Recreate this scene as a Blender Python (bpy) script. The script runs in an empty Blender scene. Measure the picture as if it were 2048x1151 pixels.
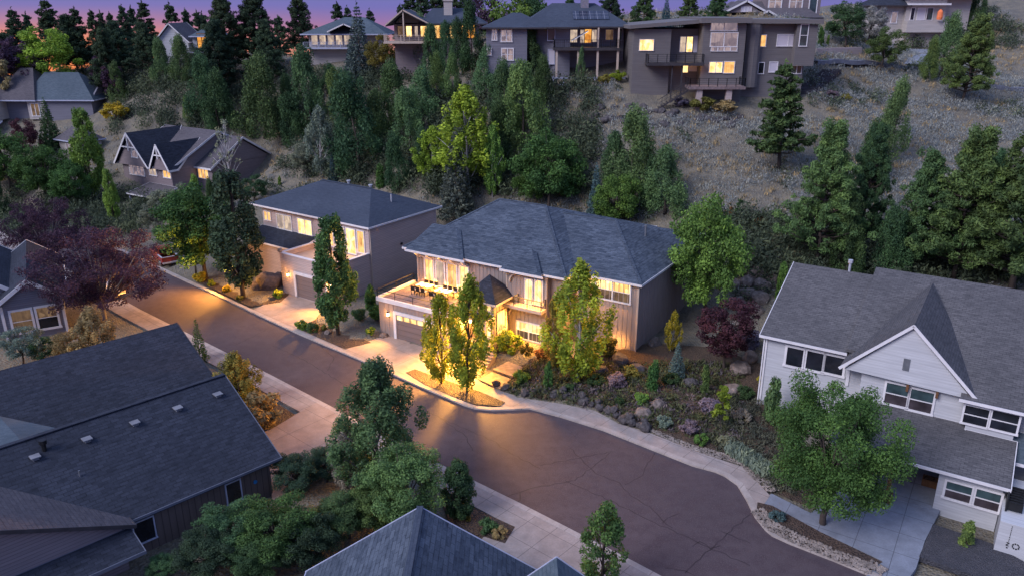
import bpy, bmesh, math, random
import numpy as np
from mathutils import Vector, Matrix

S = bpy.context.scene
COL = S.collection
PI = math.pi
# ------------------------------------------------------------------ camera
H = 30.0
FPX = 1574.0
TH = math.atan(560 / 1574)
cam = bpy.data.cameras.new('camera')
cam.sensor_width = 36.0
cam.lens = 36.0 * FPX / 2048
cam.clip_start = 0.5
cam.clip_end = 3000
camo = bpy.data.objects.new('camera', cam)
COL.objects.link(camo)
camo.location = (0, 0, H)
camo.rotation_euler = (PI / 2 - TH, 0, 0)
S.camera = camo
S.render.resolution_x = 1024
S.render.resolution_y = 575
# ------------------------------------------------------------------ sky, dusk light
W = bpy.data.worlds.new("World")
S.world = W
W.use_nodes = True
wn = W.node_tree
wn.nodes.clear()
wo = wn.nodes.new('ShaderNodeOutputWorld')
bg = wn.nodes.new('ShaderNodeBackground')
crl = wn.nodes.new('ShaderNodeValToRGB')
skm = wn.nodes.new('ShaderNodeMix')
skm.data_type = 'RGBA'
tc = wn.nodes.new('ShaderNodeTexCoord')
sep = wn.nodes.new('ShaderNodeSeparateXYZ')
wn.links.new(tc.outputs['Generated'], sep.inputs[0])
mr = wn.nodes.new('ShaderNodeMapRange')
mr.inputs['From Min'].default_value = -0.06
mr.inputs['From Max'].default_value = 0.94
wn.links.new(sep.outputs['Z'], mr.inputs['Value'])
cr = wn.nodes.new('ShaderNodeValToRGB')
els = cr.color_ramp.elements
SKY = [(0.0, (.30, .12, .09)), (.022, (.27, .11, .11)), (.040, (.16, .085, .17)), (.060, (.085, .078, .215)),
       (.085, (.078, .085, .22)), (.3, (.105, .15, .33)), (1.0, (.15, .21, .385))]
els[0].position, els[0].color = SKY[0][0], SKY[0][1] + (1,)
els[1].position, els[1].color = SKY[-1][0], SKY[-1][1] + (1,)
for p_, c_ in SKY[1:-1]:
    e_ = els.new(p_)
    e_.color = c_ + (1,)
wn.links.new(mr.outputs[0], cr.inputs[0])
# the afterglow is strongest low on the left
mr2 = wn.nodes.new('ShaderNodeMapRange')
mr2.inputs['From Min'].default_value = -0.18
mr2.inputs['From Max'].default_value = -0.56
wn.links.new(sep.outputs['X'], mr2.inputs['Value'])
le = crl.color_ramp.elements
le[0].position, le[0].color = 0.0, (.50, .14, .04, 1)
le[1].position, le[1].color = 1.0, SKY[-1][1] + (1,)
for p_, c_ in [(.03, (.42, .14, .065)), (.046, (.24, .11, .145)), (.064, (.10, .088, .22)), (.10, (.08, .088, .23)), (.3, (.115, .145, .315))]:
    e_ = le.new(p_)
    e_.color = c_ + (1,)
wn.links.new(mr.outputs[0], crl.inputs[0])
wn.links.new(mr2.outputs[0], skm.inputs[0])
wn.links.new(cr.outputs[0], skm.inputs[6])
wn.links.new(crl.outputs[0], skm.inputs[7])
wn.links.new(skm.outputs[2], bg.inputs['Color'])
bg.inputs['Strength'].default_value = 1.0
wn.links.new(bg.outputs[0], wo.inputs[0])
sun = bpy.data.lights.new('dusk_sun', 'SUN')
sun.energy = 1.35
sun.angle = math.radians(30)
sun.color = (.94, .91, 1.0)
suno = bpy.data.objects.new('dusk_sun', sun)
COL.objects.link(suno)
suno.rotation_euler = Vector((-.62, -.45, .62)).to_track_quat('Z', 'Y').to_euler()
S.view_settings.view_transform = 'Standard'
S.view_settings.look = 'None'
S.view_settings.exposure = 1.14
S.view_settings.gamma = 1.0
S.cycles.max_bounces = 6
S.cycles.diffuse_bounces = 3
S.cycles.glossy_bounces = 3
S.cycles.transmission_bounces = 4
S.cycles.sample_clamp_indirect = 3.0
S.cycles.use_denoising = True
WARM = (1.0, .44, .07)

# ------------------------------------------------------------------ pixels of the photograph to points of the place
def ray(px, py):
    u = (px - 1024) / FPX
    v = (py - 575.5) / FPX
    return np.array([u, math.cos(TH) - v * math.sin(TH), -math.sin(TH) - v * math.cos(TH)])
def at(px, py, z=0.0):
    d = ray(px, py)
    return np.array([0, 0, H]) + d * ((z - H) / d[2])
def atY(px, py, Y):
    d = ray(px, py)
    return np.array([0, 0, H]) + d * (Y / d[1])

# ------------------------------------------------------------------ materials
MATS = {}
class G:
    def __init__(s, name):
        s.m = bpy.data.materials.new(name)
        s.m.use_nodes = True
        s.t = s.m.node_tree
        s.b = s.t.nodes['Principled BSDF']
        s.b.inputs['Roughness'].default_value = .85
        s.b.inputs['Specular IOR Level'].default_value = .3
        MATS[name] = s.m
    def n(s, typ, **k):
        o = s.t.nodes.new(typ)
        for a, v in k.items():
            if hasattr(o, a):
                setattr(o, a, v)
            else:
                o.inputs[a.replace('_', ' ')].default_value = v
        return o
    def l(s, a, b):
        s.t.links.new(a, b)
    def val(s, x, sock):
        if hasattr(x, 'type') and hasattr(x, 'links'):
            s.l(x, sock)
        else:
            sock.default_value = x
    def math(s, op, a, b=0.0, c=None):
        o = s.n('ShaderNodeMath', operation=op)
        s.val(a, o.inputs[0])
        s.val(b, o.inputs[1])
        if c is not None:
            s.val(c, o.inputs[2])
        return o.outputs[0]
    def mix(s, f, a, b, blend='MIX'):
        o = s.n('ShaderNodeMix', data_type='RGBA', blend_type=blend)
        s.val(f, o.inputs[0])
        s.val(a if hasattr(a, 'links') else tuple(a) + (1,), o.inputs[6])
        s.val(b if hasattr(b, 'links') else tuple(b) + (1,), o.inputs[7])
        return o.outputs[2]
    def uv(s):
        return s.n('ShaderNodeUVMap').outputs[0]
    def pos(s):
        return s.n('ShaderNodeTexCoord').outputs['Object']
    def wpos(s):
        return s.n('ShaderNodeNewGeometry').outputs['Position']
    def map(s, v, scale=(1, 1, 1), rot=0.0, loc=(0, 0, 0)):
        o = s.n('ShaderNodeMapping')
        s.l(v, o.inputs[0])
        o.inputs['Scale'].default_value = scale
        o.inputs['Rotation'].default_value = (0, 0, rot)
        o.inputs['Location'].default_value = loc
        return o.outputs[0]
    def noise(s, v, scale, detail=3.0, rough=.55, out='Fac'):
        o = s.n('ShaderNodeTexNoise')
        s.l(v, o.inputs['Vector'])
        o.inputs['Scale'].default_value = scale
        o.inputs['Detail'].default_value = detail
        o.inputs['Roughness'].default_value = rough
        return o.outputs[out]
    def ramp(s, f, stops):
        o = s.n('ShaderNodeValToRGB')
        s.l(f, o.inputs[0])
        e = o.color_ramp.elements
        e[0].position, e[0].color = stops[0][0], tuple(stops[0][1]) + (1,)
        e[1].position, e[1].color = stops[-1][0], tuple(stops[-1][1]) + (1,)
        for p, c in stops[1:-1]:
            k = e.new(p)
            k.color = tuple(c) + (1,)
        return o.outputs[0]
    def remap(s, f, a, b, c=0.0, d=1.0):
        o = s.n('ShaderNodeMapRange')
        s.l(f, o.inputs[0])
        for i, q in enumerate((a, b, c, d)):
            o.inputs[i + 1].default_value = q
        return o.outputs[0]
    def comp(s, v, i):
        o = s.n('ShaderNodeSeparateXYZ')
        s.l(v, o.inputs[0])
        return o.outputs[i]
    def line(s, c, period, width):
        f = s.math('FRACT', s.math('DIVIDE', c, period))
        return s.math('LESS_THAN', f, width / period)
    def bump(s, h, strength=.4, dist=.05):
        o = s.n('ShaderNodeBump')
        o.inputs['Strength'].default_value = strength
        o.inputs['Distance'].default_value = dist
        s.l(h, o.inputs['Height'])
        s.l(o.outputs[0], s.b.inputs['Normal'])
    def color(s, c):
        s.val(c if hasattr(c, 'links') else tuple(c) + (1,), s.b.inputs['Base Color'])
        return s.m

def plain(name, c, rough=.7, var=.25, scale=1.5, metal=0.0, spec=.3):
    g = G(name)
    f = g.noise(g.pos(), scale, 4)
    g.color(g.mix(g.remap(f, .3, .7), [x * (1 - var) for x in c], [min(1, x * (1 + var)) for x in c]))
    g.b.inputs['Roughness'].default_value = rough
    g.b.inputs['Metallic'].default_value = metal
    g.b.inputs['Specular IOR Level'].default_value = spec
    return g.m
def shingle(name, c0, c1, bw=.62, rh=.24, mort=.5):
    g = G(name)
    v = g.uv()
    br = g.n('ShaderNodeTexBrick', offset=.5, squash=1.0)
    g.l(v, br.inputs['Vector'])
    br.inputs['Color1'].default_value = tuple(c0) + (1,)
    br.inputs['Color2'].default_value = tuple(c1) + (1,)
    br.inputs['Mortar'].default_value = tuple(x * mort for x in c0) + (1,)
    br.inputs['Scale'].default_value = 1.0
    br.inputs['Mortar Size'].default_value = .022
    br.inputs['Bias'].default_value = .0
    br.inputs['Brick Width'].default_value = bw
    br.inputs['Row Height'].default_value = rh
    st = g.noise(g.map(v, (1.6, 4.5, 1)), 1.0, 3, .6)
    lg = g.noise(v, .22, 3)
    c = g.mix(g.remap(st, .3, .7, .0, .55), br.outputs['Color'], [x * 1.5 for x in c1])
    c = g.mix(g.remap(lg, .3, .7, .0, .45), c, [x * .62 for x in c0])
    fine = g.noise(v, 14, 2)
    c = g.mix(g.remap(fine, .35, .65, 0, .3), c, [x * .5 for x in c0])
    g.color(c)
    saw = g.math('FRACT', g.math('DIVIDE', g.comp(v, 1), rh))
    g.bump(g.math('ADD', saw, g.math('MULTIPLY', st, .8)), .5, .04)
    g.b.inputs['Roughness'].default_value = .9
    return g.m
def lap(name, c, period=.2, vert=False, depth=.5, dark=.55, w=.03):
    g = G(name)
    v = g.uv()
    cc = g.comp(v, 0 if vert else 1)
    f = g.math('FRACT', g.math('DIVIDE', cc, period))
    ln = g.math('LESS_THAN', f, w / period)
    n = g.noise(g.map(v, (.25, 4, 1) if not vert else (4, .25, 1)), 1.3, 4)
    big = g.noise(v, .35, 3)
    base = g.mix(g.remap(n, .3, .7), [x * .86 for x in c], [min(1, x * 1.12) for x in c])
    base = g.mix(g.remap(big, .35, .7, 0, .25), base, [x * .72 for x in c])
    g.color(g.mix(g.math('MULTIPLY', ln, .9), base, [x * dark for x in c]))
    g.bump(f if not vert else ln, depth, .03)
    g.b.inputs['Roughness'].default_value = .75
    return g.m
def concrete(name, c, period=1.8, rot=0.0, w=.035, cross=True):
    g = G(name)
    p = g.map(g.wpos(), (1, 1, 1), rot)
    a = g.line(g.comp(p, 0), period, w)
    if cross:
        a = g.math('MAXIMUM', a, g.line(g.comp(p, 1), period, w))
    n = g.noise(g.wpos(), .9, 6, .65)
    n2 = g.noise(g.wpos(), 9, 3)
    base = g.mix(g.remap(n, .3, .7), [x * .72 for x in c], [x * 1.15 for x in c])
    base = g.mix(g.remap(n2, .4, .65, 0, .35), base, [x * .66 for x in c])
    g.color(g.mix(g.math('MULTIPLY', a, .75), base, [x * .3 for x in c]))
    g.bump(n2, .25, .02)
    return g.m
def lit(name, c0, c1, strength, kind=0):
    g = G(name)
    v = g.map(g.uv(), (1, 1, 1), 0, (random.random() * 9, random.random() * 9, 0))
    n = g.noise(v, 1.1, 2, .5)
    vo = g.n('ShaderNodeTexVoronoi')
    g.l(g.map(v, (1.3, 1.0, 1)), vo.inputs['Vector'])
    vo.inputs['Scale'].default_value = 1.3
    fold = g.noise(g.map(v, (5.5, .12, 1)), 1.0, 2)
    f = g.math('ADD', g.math('MULTIPLY', n, .45), g.math('MULTIPLY', g.comp(vo.outputs['Color'], 0), .3))
    f = g.math('ADD', f, g.math('MULTIPLY', fold, .4))
    col = g.mix(g.remap(f, .35, .8), c0, c1)
    g.color((.02, .02, .02))
    g.l(col, g.b.inputs['Emission Color'])
    g.val(g.remap(f, .3, .85, strength * .45, strength * 1.2), g.b.inputs['Emission Strength'])
    g.b.inputs['Roughness'].default_value = .15
    return g.m
def glow(name, c, strength):
    g = G(name)
    g.color((.8, .7, .5))
    g.b.inputs['Emission Color'].default_value = tuple(c) + (1,)
    g.b.inputs['Emission Strength'].default_value = strength
    return g.m

shingle('roof_blue', (.026, .038, .06), (.115, .138, .175), .7, .27)
shingle('roof_navy', (.042, .054, .082), (.062, .076, .105), .5, .2, .8)
shingle('roof_grey', (.075, .073, .078), (.14, .132, .135), .42, .21)
shingle('roof_dark', (.017, .021, .033), (.046, .052, .074), .5, .24)
shingle('roof_teal', (.062, .09, .115), (.10, .125, .15), .5, .24, .8)
shingle('roof_mauve', (.085, .076, .088), (.13, .115, .125), .5, .24)
lap('siding_main', (.31, .25, .23), 9.0, True, .1, .8)
lap('siding_batten', (.21, .17, .155), .42, True, .6, .55, .05)
lap('siding_taupe', (.52, .42, .40), .19)
lap('siding_white', (.52, .52, .54), .2, False, .3, .84)
lap('siding_brown', (.24, .195, .205), .2)
lap('siding_dark', (.165, .150, .15), .25, False, .3, .75)
lap('siding_slate', (.20, .195, .235), .2)
lap('siding_shed', (.14, .11, .105), .4, True, .5, .5, .05)
lap('siding_cream', (.5, .45, .42), .25)
lap('garage_panel', (.2, .15, .14), .55, False, .5, .5, .04)
lap('garage_cream', (.55, .48, .42), .5, False, .4, .7, .04)
plain('trim_white', (.7, .67, .68), .6, .08)
plain('trim_tan', (.5, .4, .33), .6, .1)
plain('trim_blue', (.42, .44, .56), .6, .08)
plain('trim_slate', (.13, .14, .18), .6, .1)
plain('trim_dark', (.05, .045, .05), .5, .2)
plain('metal_dark', (.03, .03, .032), .45, .2, 3, .6)
plain('metal_grey', (.32, .33, .36), .4, .15, 3, .7)
plain('metal_vent', (.2, .2, .22), .5, .15)
plain('metal_light', (.6, .6, .64), .4, .12, 3, .4)
plain('wood_brown', (.16, .075, .035), .6, .3, 4)
plain('deck_wood', (.2, .15, .15), .7, .25, 3)
plain('paint_red', (.28, .035, .025), .3, .15, 2, .0, .6)
plain('rubber', (.02, .02, .02), .8)
plain('cloth_orange', (.85, .22, .08), .8, .15)
plain('cloth_white', (.75, .75, .8), .8, .06)
plain('china', (.8, .8, .82), .3, .05)
plain('stone_warm', (.36, .27, .2), .9, .3, 2.5)
plain('bark', (.085, .065, .055), .9, .35, 5)
plain('bark_pale', (.5, .47, .46), .8, .3, 6)
plain('bark_grey', (.2, .17, .16), .9, .3, 5)
def rock(name, c):
    g = G(name)
    p = g.pos()
    n = g.noise(p, 2.2, 6, .65)
    n2 = g.noise(p, 9, 4)
    g.color(g.mix(g.remap(n, .35, .68), [x * .45 for x in c], [x * 1.3 for x in c]))
    g.bump(g.math('ADD', n, g.math('MULTIPLY', n2, .5)), .8, .1)
    return g.m
rock('rock_dark', (.10, .088, .09))
rock('rock_tan', (.22, .175, .155))
rock('cobble', (.3, .25, .22))
ROT = math.radians(131.15 - 90)
concrete('concrete', (.36, .30, .275), 1.75, ROT)
concrete('concrete_drive', (.37, .29, .25), 3.1, ROT)
concrete('concrete_blue', (.23, .25, .30), 2.1, math.radians(33), .04)
concrete('kerb_stone', (.42, .36, .33), 3.0, ROT, .04, False)
def asphalt():
    g = G('asphalt')
    p = g.wpos()
    big = g.noise(p, .14, 5, .6)
    mid = g.noise(p, 1.1, 5, .7)
    vo = g.n('ShaderNodeTexVoronoi')
    g.l(p, vo.inputs['Vector'])
    vo.inputs['Scale'].default_value = 7
    fine = g.noise(p, 16, 2)
    c = g.mix(g.remap(big, .3, .7), (.066, .049, .057), (.090, .067, .075))
    c = g.mix(g.remap(mid, .42, .62, 0, .75), c, (.06, .041, .05))
    c = g.mix(g.remap(fine, .5, .75, 0, .55), c, (.15, .125, .125))
    c = g.mix(g.math('LESS_THAN', vo.outputs['Distance'], .045), c, (.38, .35, .34))
    g.color(c)
    g.bump(fine, .3, .015)
    g.b.inputs['Roughness'].default_value = .8
asphalt()
plain('lane_paving', (.15, .16, .2), .9, .2)
plain('crack_seal', (.042, .03, .035), .7, .3, 2)
plain('stain', (.06, .048, .05), .8, .3, 1)
def soil(name, a, b, c, sc=1.0):
    g = G(name)
    p = g.wpos()
    n = g.noise(p, .35 * sc, 6, .65)
    n2 = g.noise(p, 2.6 * sc, 5, .7)
    vo = g.n('ShaderNodeTexVoronoi')
    g.l(p, vo.inputs['Vector'])
    vo.inputs['Scale'].default_value = 3.5 * sc
    k = g.mix(g.remap(n, .36, .64), a, b)
    k = g.mix(g.remap(n2, .45, .66, 0, .8), k, c)
    k = g.mix(g.remap(vo.outputs['Distance'], .1, .5, .45, 0), k, [x * .4 for x in a])
    g.color(k)
    g.bump(g.math('ADD', n2, vo.outputs['Distance']), .9, .15)
    return g.m
soil('hill_ground', (.15, .132, .105), (.26, .215, .145), (.19, .185, .17), 1.6)
soil('mulch', (.055, .04, .035), (.09, .062, .048), (.16, .11, .085), 2.4)
soil('bark_chips', (.095, .066, .048), (.135, .09, .06), (.06, .042, .034), 2.6)
soil('gravel_dark', (.085, .085, .1), (.12, .115, .13), (.05, .05, .06), 4)
soil('lawn_soil', (.075, .065, .045), (.11, .09, .06), (.05, .06, .035), 1.5)

lit('lit_bright', (1.0, .50, .13), (1.0, .74, .34), 1.0)
lit('lit_warm', (.95, .42, .10), (1.0, .66, .26), .62)
lit('lit_orange', (.8, .24, .03), (1.0, .52, .10), .55)
lit('lit_dim', (.36, .2, .13), (.85, .52, .28), .11)
lit('lit_pale', (.55, .42, .4), (.95, .72, .5), .38)
lit('reflect_mauve', (.32, .26, .36), (.62, .46, .46), .3)  # mauve sky reflection in unlit panes, put in as a weak glow
glow('lamp_glass', (1.0, .66, .28), 5.0)
def glass():
    for nm, c in (('glass_dark', (.012, .014, .02)), ('glass_teal', (.04, .066, .072)), ('glass_lower', (.05, .04, .045))):
        g = G(nm)
        n = g.noise(g.uv(), .9, 2)
        g.color(g.mix(g.remap(n, .3, .7), [x * .6 for x in c], [x * 1.6 for x in c]))
        g.b.inputs['Roughness'].default_value = .06
        g.b.inputs['Specular IOR Level'].default_value = .5
glass()
def blinds(name, c):
    g = G(name)
    v = g.uv()
    ln = g.line(g.comp(v, 1), .12, .03)
    g.color(g.mix(ln, c, [x * .7 for x in c]))
    g.b.inputs['Roughness'].default_value = .3
blinds('blind_white', (.62, .58, .64))
def panel_solar():
    g = G('solar_cells')
    v = g.uv()
    a = g.math('MAXIMUM', g.line(g.comp(v, 0), 1.0, .06), g.line(g.comp(v, 1), 1.0, .06))
    g.color(g.mix(a, (.03, .035, .06), (.2, .2, .24)))
    g.b.inputs['Roughness'].default_value = .2
panel_solar()
def foliage():
    g = G('foliage')
    oi = g.n('ShaderNodeObjectInfo')
    at_ = g.n('ShaderNodeAttribute', attribute_name='tint')
    k = g.n('ShaderNodeMix', data_type='RGBA', blend_type='MULTIPLY')
    k.inputs[0].default_value = 1
    g.l(oi.outputs['Color'], k.inputs[6])
    sh = g.ramp(at_.outputs['Fac'], [(0, (.45, .5, .55)), (.5, (.95, .95, .9)), (1.0, (1.75, 1.6, 1.25))])
    g.l(sh, k.inputs[7])
    c = k.outputs[2]
    g.color(c)
    g.b.inputs['Roughness'].default_value = .7
    g.b.inputs['Specular IOR Level'].default_value = .2
    tr = g.n('ShaderNodeBsdfTranslucent')
    g.l(c, tr.inputs[0])
    mx = g.n('ShaderNodeMixShader')
    mx.inputs[0].default_value = .28
    g.l(g.b.outputs[0], mx.inputs[1])
    g.l(tr.outputs[0], mx.inputs[2])
    g.l(mx.outputs[0], g.t.nodes['Material Output'].inputs[0])
foliage()

# ------------------------------------------------------------------ mesh helpers
def tag(o, label=None, cat=None, group=None, kind=None):
    if label:
        o['label'] = label
    if cat:
        o['category'] = cat
    if group:
        o['group'] = group
    if kind:
        o['kind'] = kind
    return o
def empty(name, loc=(0, 0, 0), rz=0.0):
    o = bpy.data.objects.new(name, None)
    o.empty_display_size = .3
    o.location = loc
    o.rotation_euler = (0, 0, rz)
    COL.objects.link(o)
    return o
class MB:
    def __init__(s):
        s.v, s.f = [], []
    def poly(s, pts):
        i = len(s.v)
        s.v += [tuple(map(float, p)) for p in pts]
        s.f.append(tuple(range(i, i + len(pts))))
        return s
    def box(s, x0, x1, y0, y1, z0, z1):
        if x1 < x0: x0, x1 = x1, x0
        if y1 < y0: y0, y1 = y1, y0
        i = len(s.v)
        s.v += [(x, y, z) for z in (z0, z1) for x, y in ((x0, y0), (x1, y0), (x1, y1), (x0, y1))]
        for q in ((3, 2, 1, 0), (4, 5, 6, 7), (0, 1, 5, 4), (1, 2, 6, 5), (2, 3, 7, 6), (3, 0, 4, 7)):
            s.f.append(tuple(i + k for k in q))
        return s
    def prism(s, fp, z0, z1):
        n = len(fp)
        ar = sum(fp[k][0] * fp[(k + 1) % n][1] - fp[(k + 1) % n][0] * fp[k][1] for k in range(n))
        if ar < 0:
            fp = fp[::-1]
        i = len(s.v)
        zf = (lambda k, z: z[k] if isinstance(z, (list, tuple)) else z)
        s.v += [(p[0], p[1], zf(k, z0)) for k, p in enumerate(fp)] + [(p[0], p[1], zf(k, z1)) for k, p in enumerate(fp)]
        s.f.append(tuple(range(i + n - 1, i - 1, -1)))
        s.f.append(tuple(range(i + n, i + 2 * n)))
        for k in range(n):
            s.f.append((i + k, i + (k + 1) % n, i + n + (k + 1) % n, i + n + k))
        return s
    def bar(s, p, q, w=.1, h=None, up=(0, 0, 1)):
        """square bar from p to q"""
        p, q = Vector(p), Vector(q)
        h = h or w
        d = (q - p).normalized()
        u = Vector(up)
        if abs(d.dot(u)) > .98:
            u = Vector((1, 0, 0))
        a = d.cross(u).normalized() * (w / 2)
        b = a.cross(d).normalized() * (h / 2)
        i = len(s.v)
        for e in (p, q):
            for sa, sb in ((-1, -1), (1, -1), (1, 1), (-1, 1)):
                s.v.append(tuple(e + a * sa + b * sb))
        for k in ((3, 2, 1, 0), (4, 5, 6, 7), (0, 1, 5, 4), (1, 2, 6, 5), (2, 3, 7, 6), (3, 0, 4, 7)):
            s.f.append(tuple(i + j for j in k))
        return s
    def tube(s, pts, rad, n=7, cap=True):
        pts = [Vector(p) for p in pts]
        i = len(s.v)
        for k, p in enumerate(pts):
            d = (pts[min(k + 1, len(pts) - 1)] - pts[max(k - 1, 0)]).normalized()
            a = d.cross(Vector((.31, .87, .12))).normalized()
            b = d.cross(a)
            r = rad[k] if isinstance(rad, (list, tuple)) else rad
            for j in range(n):
                t = 2 * PI * j / n
                s.v.append(tuple(p + (a * math.cos(t) + b * math.sin(t)) * r))
        for k in range(len(pts) - 1):
            for j in range(n):
                s.f.append((i + k * n + j, i + (k + 1) * n + j, i + (k + 1) * n + (j + 1) % n, i + k * n + (j + 1) % n))
        if cap:
            s.f.append(tuple(i + j for j in range(n)))
            e = i + (len(pts) - 1) * n
            s.f.append(tuple(e + j for j in range(n - 1, -1, -1)))
        return s
    def build(s, name, m, parent=None, smooth=False, uv=True):
        me = bpy.data.meshes.new(name)
        me.from_pydata(s.v, [], s.f)
        me.materials.append(MATS[m] if isinstance(m, str) else m)
        if uv:
            L = me.uv_layers.new(name='UVMap')
            for p in me.polygons:
                n = p.normal
                if abs(n.z) > .985:
                    t, b = Vector((1, 0, 0)), Vector((0, 1, 0))
                else:
                    t = Vector((-n.y, n.x, 0)).normalized()
                    b = n.cross(t)
                for li in p.loop_indices:
                    c = me.vertices[me.loops[li].vertex_index].co
                    L.data[li].uv = (c.dot(t), c.dot(b))
        if smooth:
            for p in me.polygons:
                p.use_smooth = True
        o = bpy.data.objects.new(name, me)
        COL.objects.link(o)
        if parent:
            o.parent = parent
        return o

def hip(x0, x1, y0, y1, ze, zr, hl=0., hr=0., yr=None, swap=False):
    """roof faces; ridge along x (or along y when swap). hl/hr: run of the hip at either end, 0 = gable"""
    yr = (y0 + y1) / 2 if yr is None else yr
    A, B, C, D = (x0, y0, ze), (x1, y0, ze), (x1, y1, ze), (x0, y1, ze)
    R0, R1 = (x0 + hl, yr, zr), (x1 - hr, yr, zr)
    fs = []
    if hr > 0 and hl > 0 and abs((x1 - hr) - (x0 + hl)) < .02:
        fs = [[A, B, R0], [B, C, R0], [C, D, R0], [D, A, R0]]
    else:
        fs = [[A, B, R1, R0], [C, D, R0, R1]]
        if hl > 0: fs.append([D, A, R0])
        if hr > 0: fs.append([B, C, R1])
    if swap:
        fs = [[(p[1], p[0], p[2]) for p in f][::-1] for f in fs]
    return fs

class House:
    def __init__(s, name, label, origin, az, cat='house', z=0.0):
        a = math.radians(az)
        s.O = np.array([origin[0], origin[1]])
        s.u = np.array([math.sin(a), math.cos(a)])
        s.w = np.array([-math.cos(a), math.sin(a)])
        s.r = empty(name, (origin[0], origin[1], 0), PI / 2 - a)
        tag(s.r, label, cat)
    def px(s, px, py, z):
        p = at(px, py, z)[:2] - s.O
        return p @ s.u, p @ s.w
    def on(s, ax, val, px, py):
        """point of the wall plane a=val or b=val seen at a pixel -> (along, z)"""
        d = ray(px, py)
        n, t = (s.u, s.w) if ax[0] == 'a' else (s.w, s.u)
        k = (val + s.O @ n) / (d[:2] @ n)
        p = d * k
        return (p[:2] - s.O) @ t, p[2] + H
    def world(s, a, b, z=0.0):
        p = s.O + s.u * a + s.w * b
        return np.array([p[0], p[1], z])
    def part(s, name, mb, m, parent=None, smooth=False):
        return mb.build(name, m, parent or s.r, smooth)
    def roof(s, faces, m, fascia='trim_white', th=.22, name='roof', fh=.2, fw=.05, rakes=True, keep=None):
        """solid roof slab from its upper faces, with fascia boards round its free edges"""
        mb = MB()
        keys = {}
        cnt = {}
        def K(p): return tuple(round(q, 3) for q in p)
        for f in faces:
            for a, b in zip(f, f[1:] + f[:1]):
                e = frozenset((K(a), K(b)))
                cnt.setdefault(e, []).append((a, b))
        for f in faces:
            mb.poly(f)
            mb.poly([(p[0], p[1], p[2] - th) for p in f[::-1]])
        free = [v[0] for v in cnt.values() if len(v) == 1]
        for a, b in free:
            mb.poly([a, (a[0], a[1], a[2] - th), (b[0], b[1], b[2] - th), b])
        r = s.part(name, mb, m)
        if fascia:
            fb = MB()
            for a, b in free:
                A, B = Vector(a), Vector(b)
                d = (B - A)
                if keep and not keep(A, B): continue
                if d.length < .05 or (not rakes and abs(d.z) > .06): continue
                o = Vector((d.y, -d.x, 0)).normalized() * (fw / 2 + .004)
                e = d.normalized() * fw
                fb.bar(A + o - e + Vector((0, 0, -fh / 2 + .02)), B + o + e + Vector((0, 0, -fh / 2 + .02)), fw, fh)
            s.part('fascia', fb, fascia, r)
        return r
    def P(s, ax, val, t, z, o):
        if ax == 'b': return (t, val - o, z)
        if ax == 'B': return (t, val + o, z)
        if ax == 'a': return (val + o, t, z)
        return (val - o, t, z)          # 'A' faces -a
    def pbox(s, mb, ax, val, t0, t1, z0, z1, o0, o1):
        p, q = s.P(ax, val, t0, z0, o0), s.P(ax, val, t1, z1, o1)
        mb.box(p[0], q[0], p[1], q[1], min(z0, z1), max(z0, z1))
    def window(s, ax, val, rect, m, nx=1, nz=1, fw=.1, frame='trim_white', arch=False, ms=None, mw=.06, pix=True, name='window', sash=True):
        """a framed window: rect is (px0,py0,px1,py1) on the photograph or (t0,z0,t1,z1)"""
        if pix:
            x0, y0, x1, y1 = rect
            ta, za = s.on(ax.lower(), val, x0, y0)
            tb, zb = s.on(ax.lower(), val, x1, y1)
            z0, z1 = zb, za
            t0, t1 = min(ta, tb), max(ta, tb)
        else:
            t0, z0, t1, z1 = rect
        f = MB()
        s.pbox(f, ax, val, t0 - fw, t0, z0 - fw, z1 + fw, 0, .09)
        s.pbox(f, ax, val, t1, t1 + fw, z0 - fw, z1 + fw, 0, .09)
        s.pbox(f, ax, val, t0, t1, z1, z1 + fw, 0, .092)
        s.pbox(f, ax, val, t0 - fw * 1.3, t1 + fw * 1.3, z0 - fw, z0 - .001, -.002, .12)
        for k in range(1, nx):
            t = t0 + (t1 - t0) * k / nx
            s.pbox(f, ax, val, t - mw, t + mw, z0, z1, 0, .085)
        for k in range(1, nz):
            z = z0 + (z1 - z0) * k / nz
            s.pbox(f, ax, val, t0, t1, z - mw * .5, z + mw * .5, .001, .075)
        if arch:
            n = 8
            r = (t1 - t0) / 2
            for k in range(n):
                a0, a1 = PI * k / n, PI * (k + 1) / n
                for sg in (1,):
                    pts = [(t0 + r + r * math.cos(a0), z1 - r + r * math.sin(a0)), (t0 + r + r * math.cos(a1), z1 - r + r * math.sin(a1))]
                    xm = t1 if math.cos((a0 + a1) / 2) > 0 else t0
                    q = [s.P(ax, val, p[0], p[1], .05) for p in pts] + [s.P(ax, val, pts[1][0], z1, .05), s.P(ax, val, pts[0][0], z1, .05)]
                    f.poly(q)
        w = s.part(name, f, frame)
        ms = ms or [m]
        if len(ms) == 1 and (nz == 1 or not sash):
            pm = MB()
            s.pbox(pm, ax, val, t0, t1, z0, z1, .004, .03)
            s.part('pane', pm, ms[0], w)
        else:
            for j in range(nz):
                pm = MB()
                s.pbox(pm, ax, val, t0, t1, z0 + (z1 - z0) * j / nz + .002, z0 + (z1 - z0) * (j + 1) / nz - .002, .004, .03)
                s.part('pane', pm, ms[j % len(ms)], w)
        return w
    def battens(s, mb, ax, val, t0, t1, z0, z1, step=.42, w=.06, o=.035):
        n = max(1, int((t1 - t0) / step))
        for k in range(n + 1):
            t = t0 + (t1 - t0) * k / n
            s.pbox(mb, ax, val, t - w / 2, t + w / 2, z0, z1, -.01, o)
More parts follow.
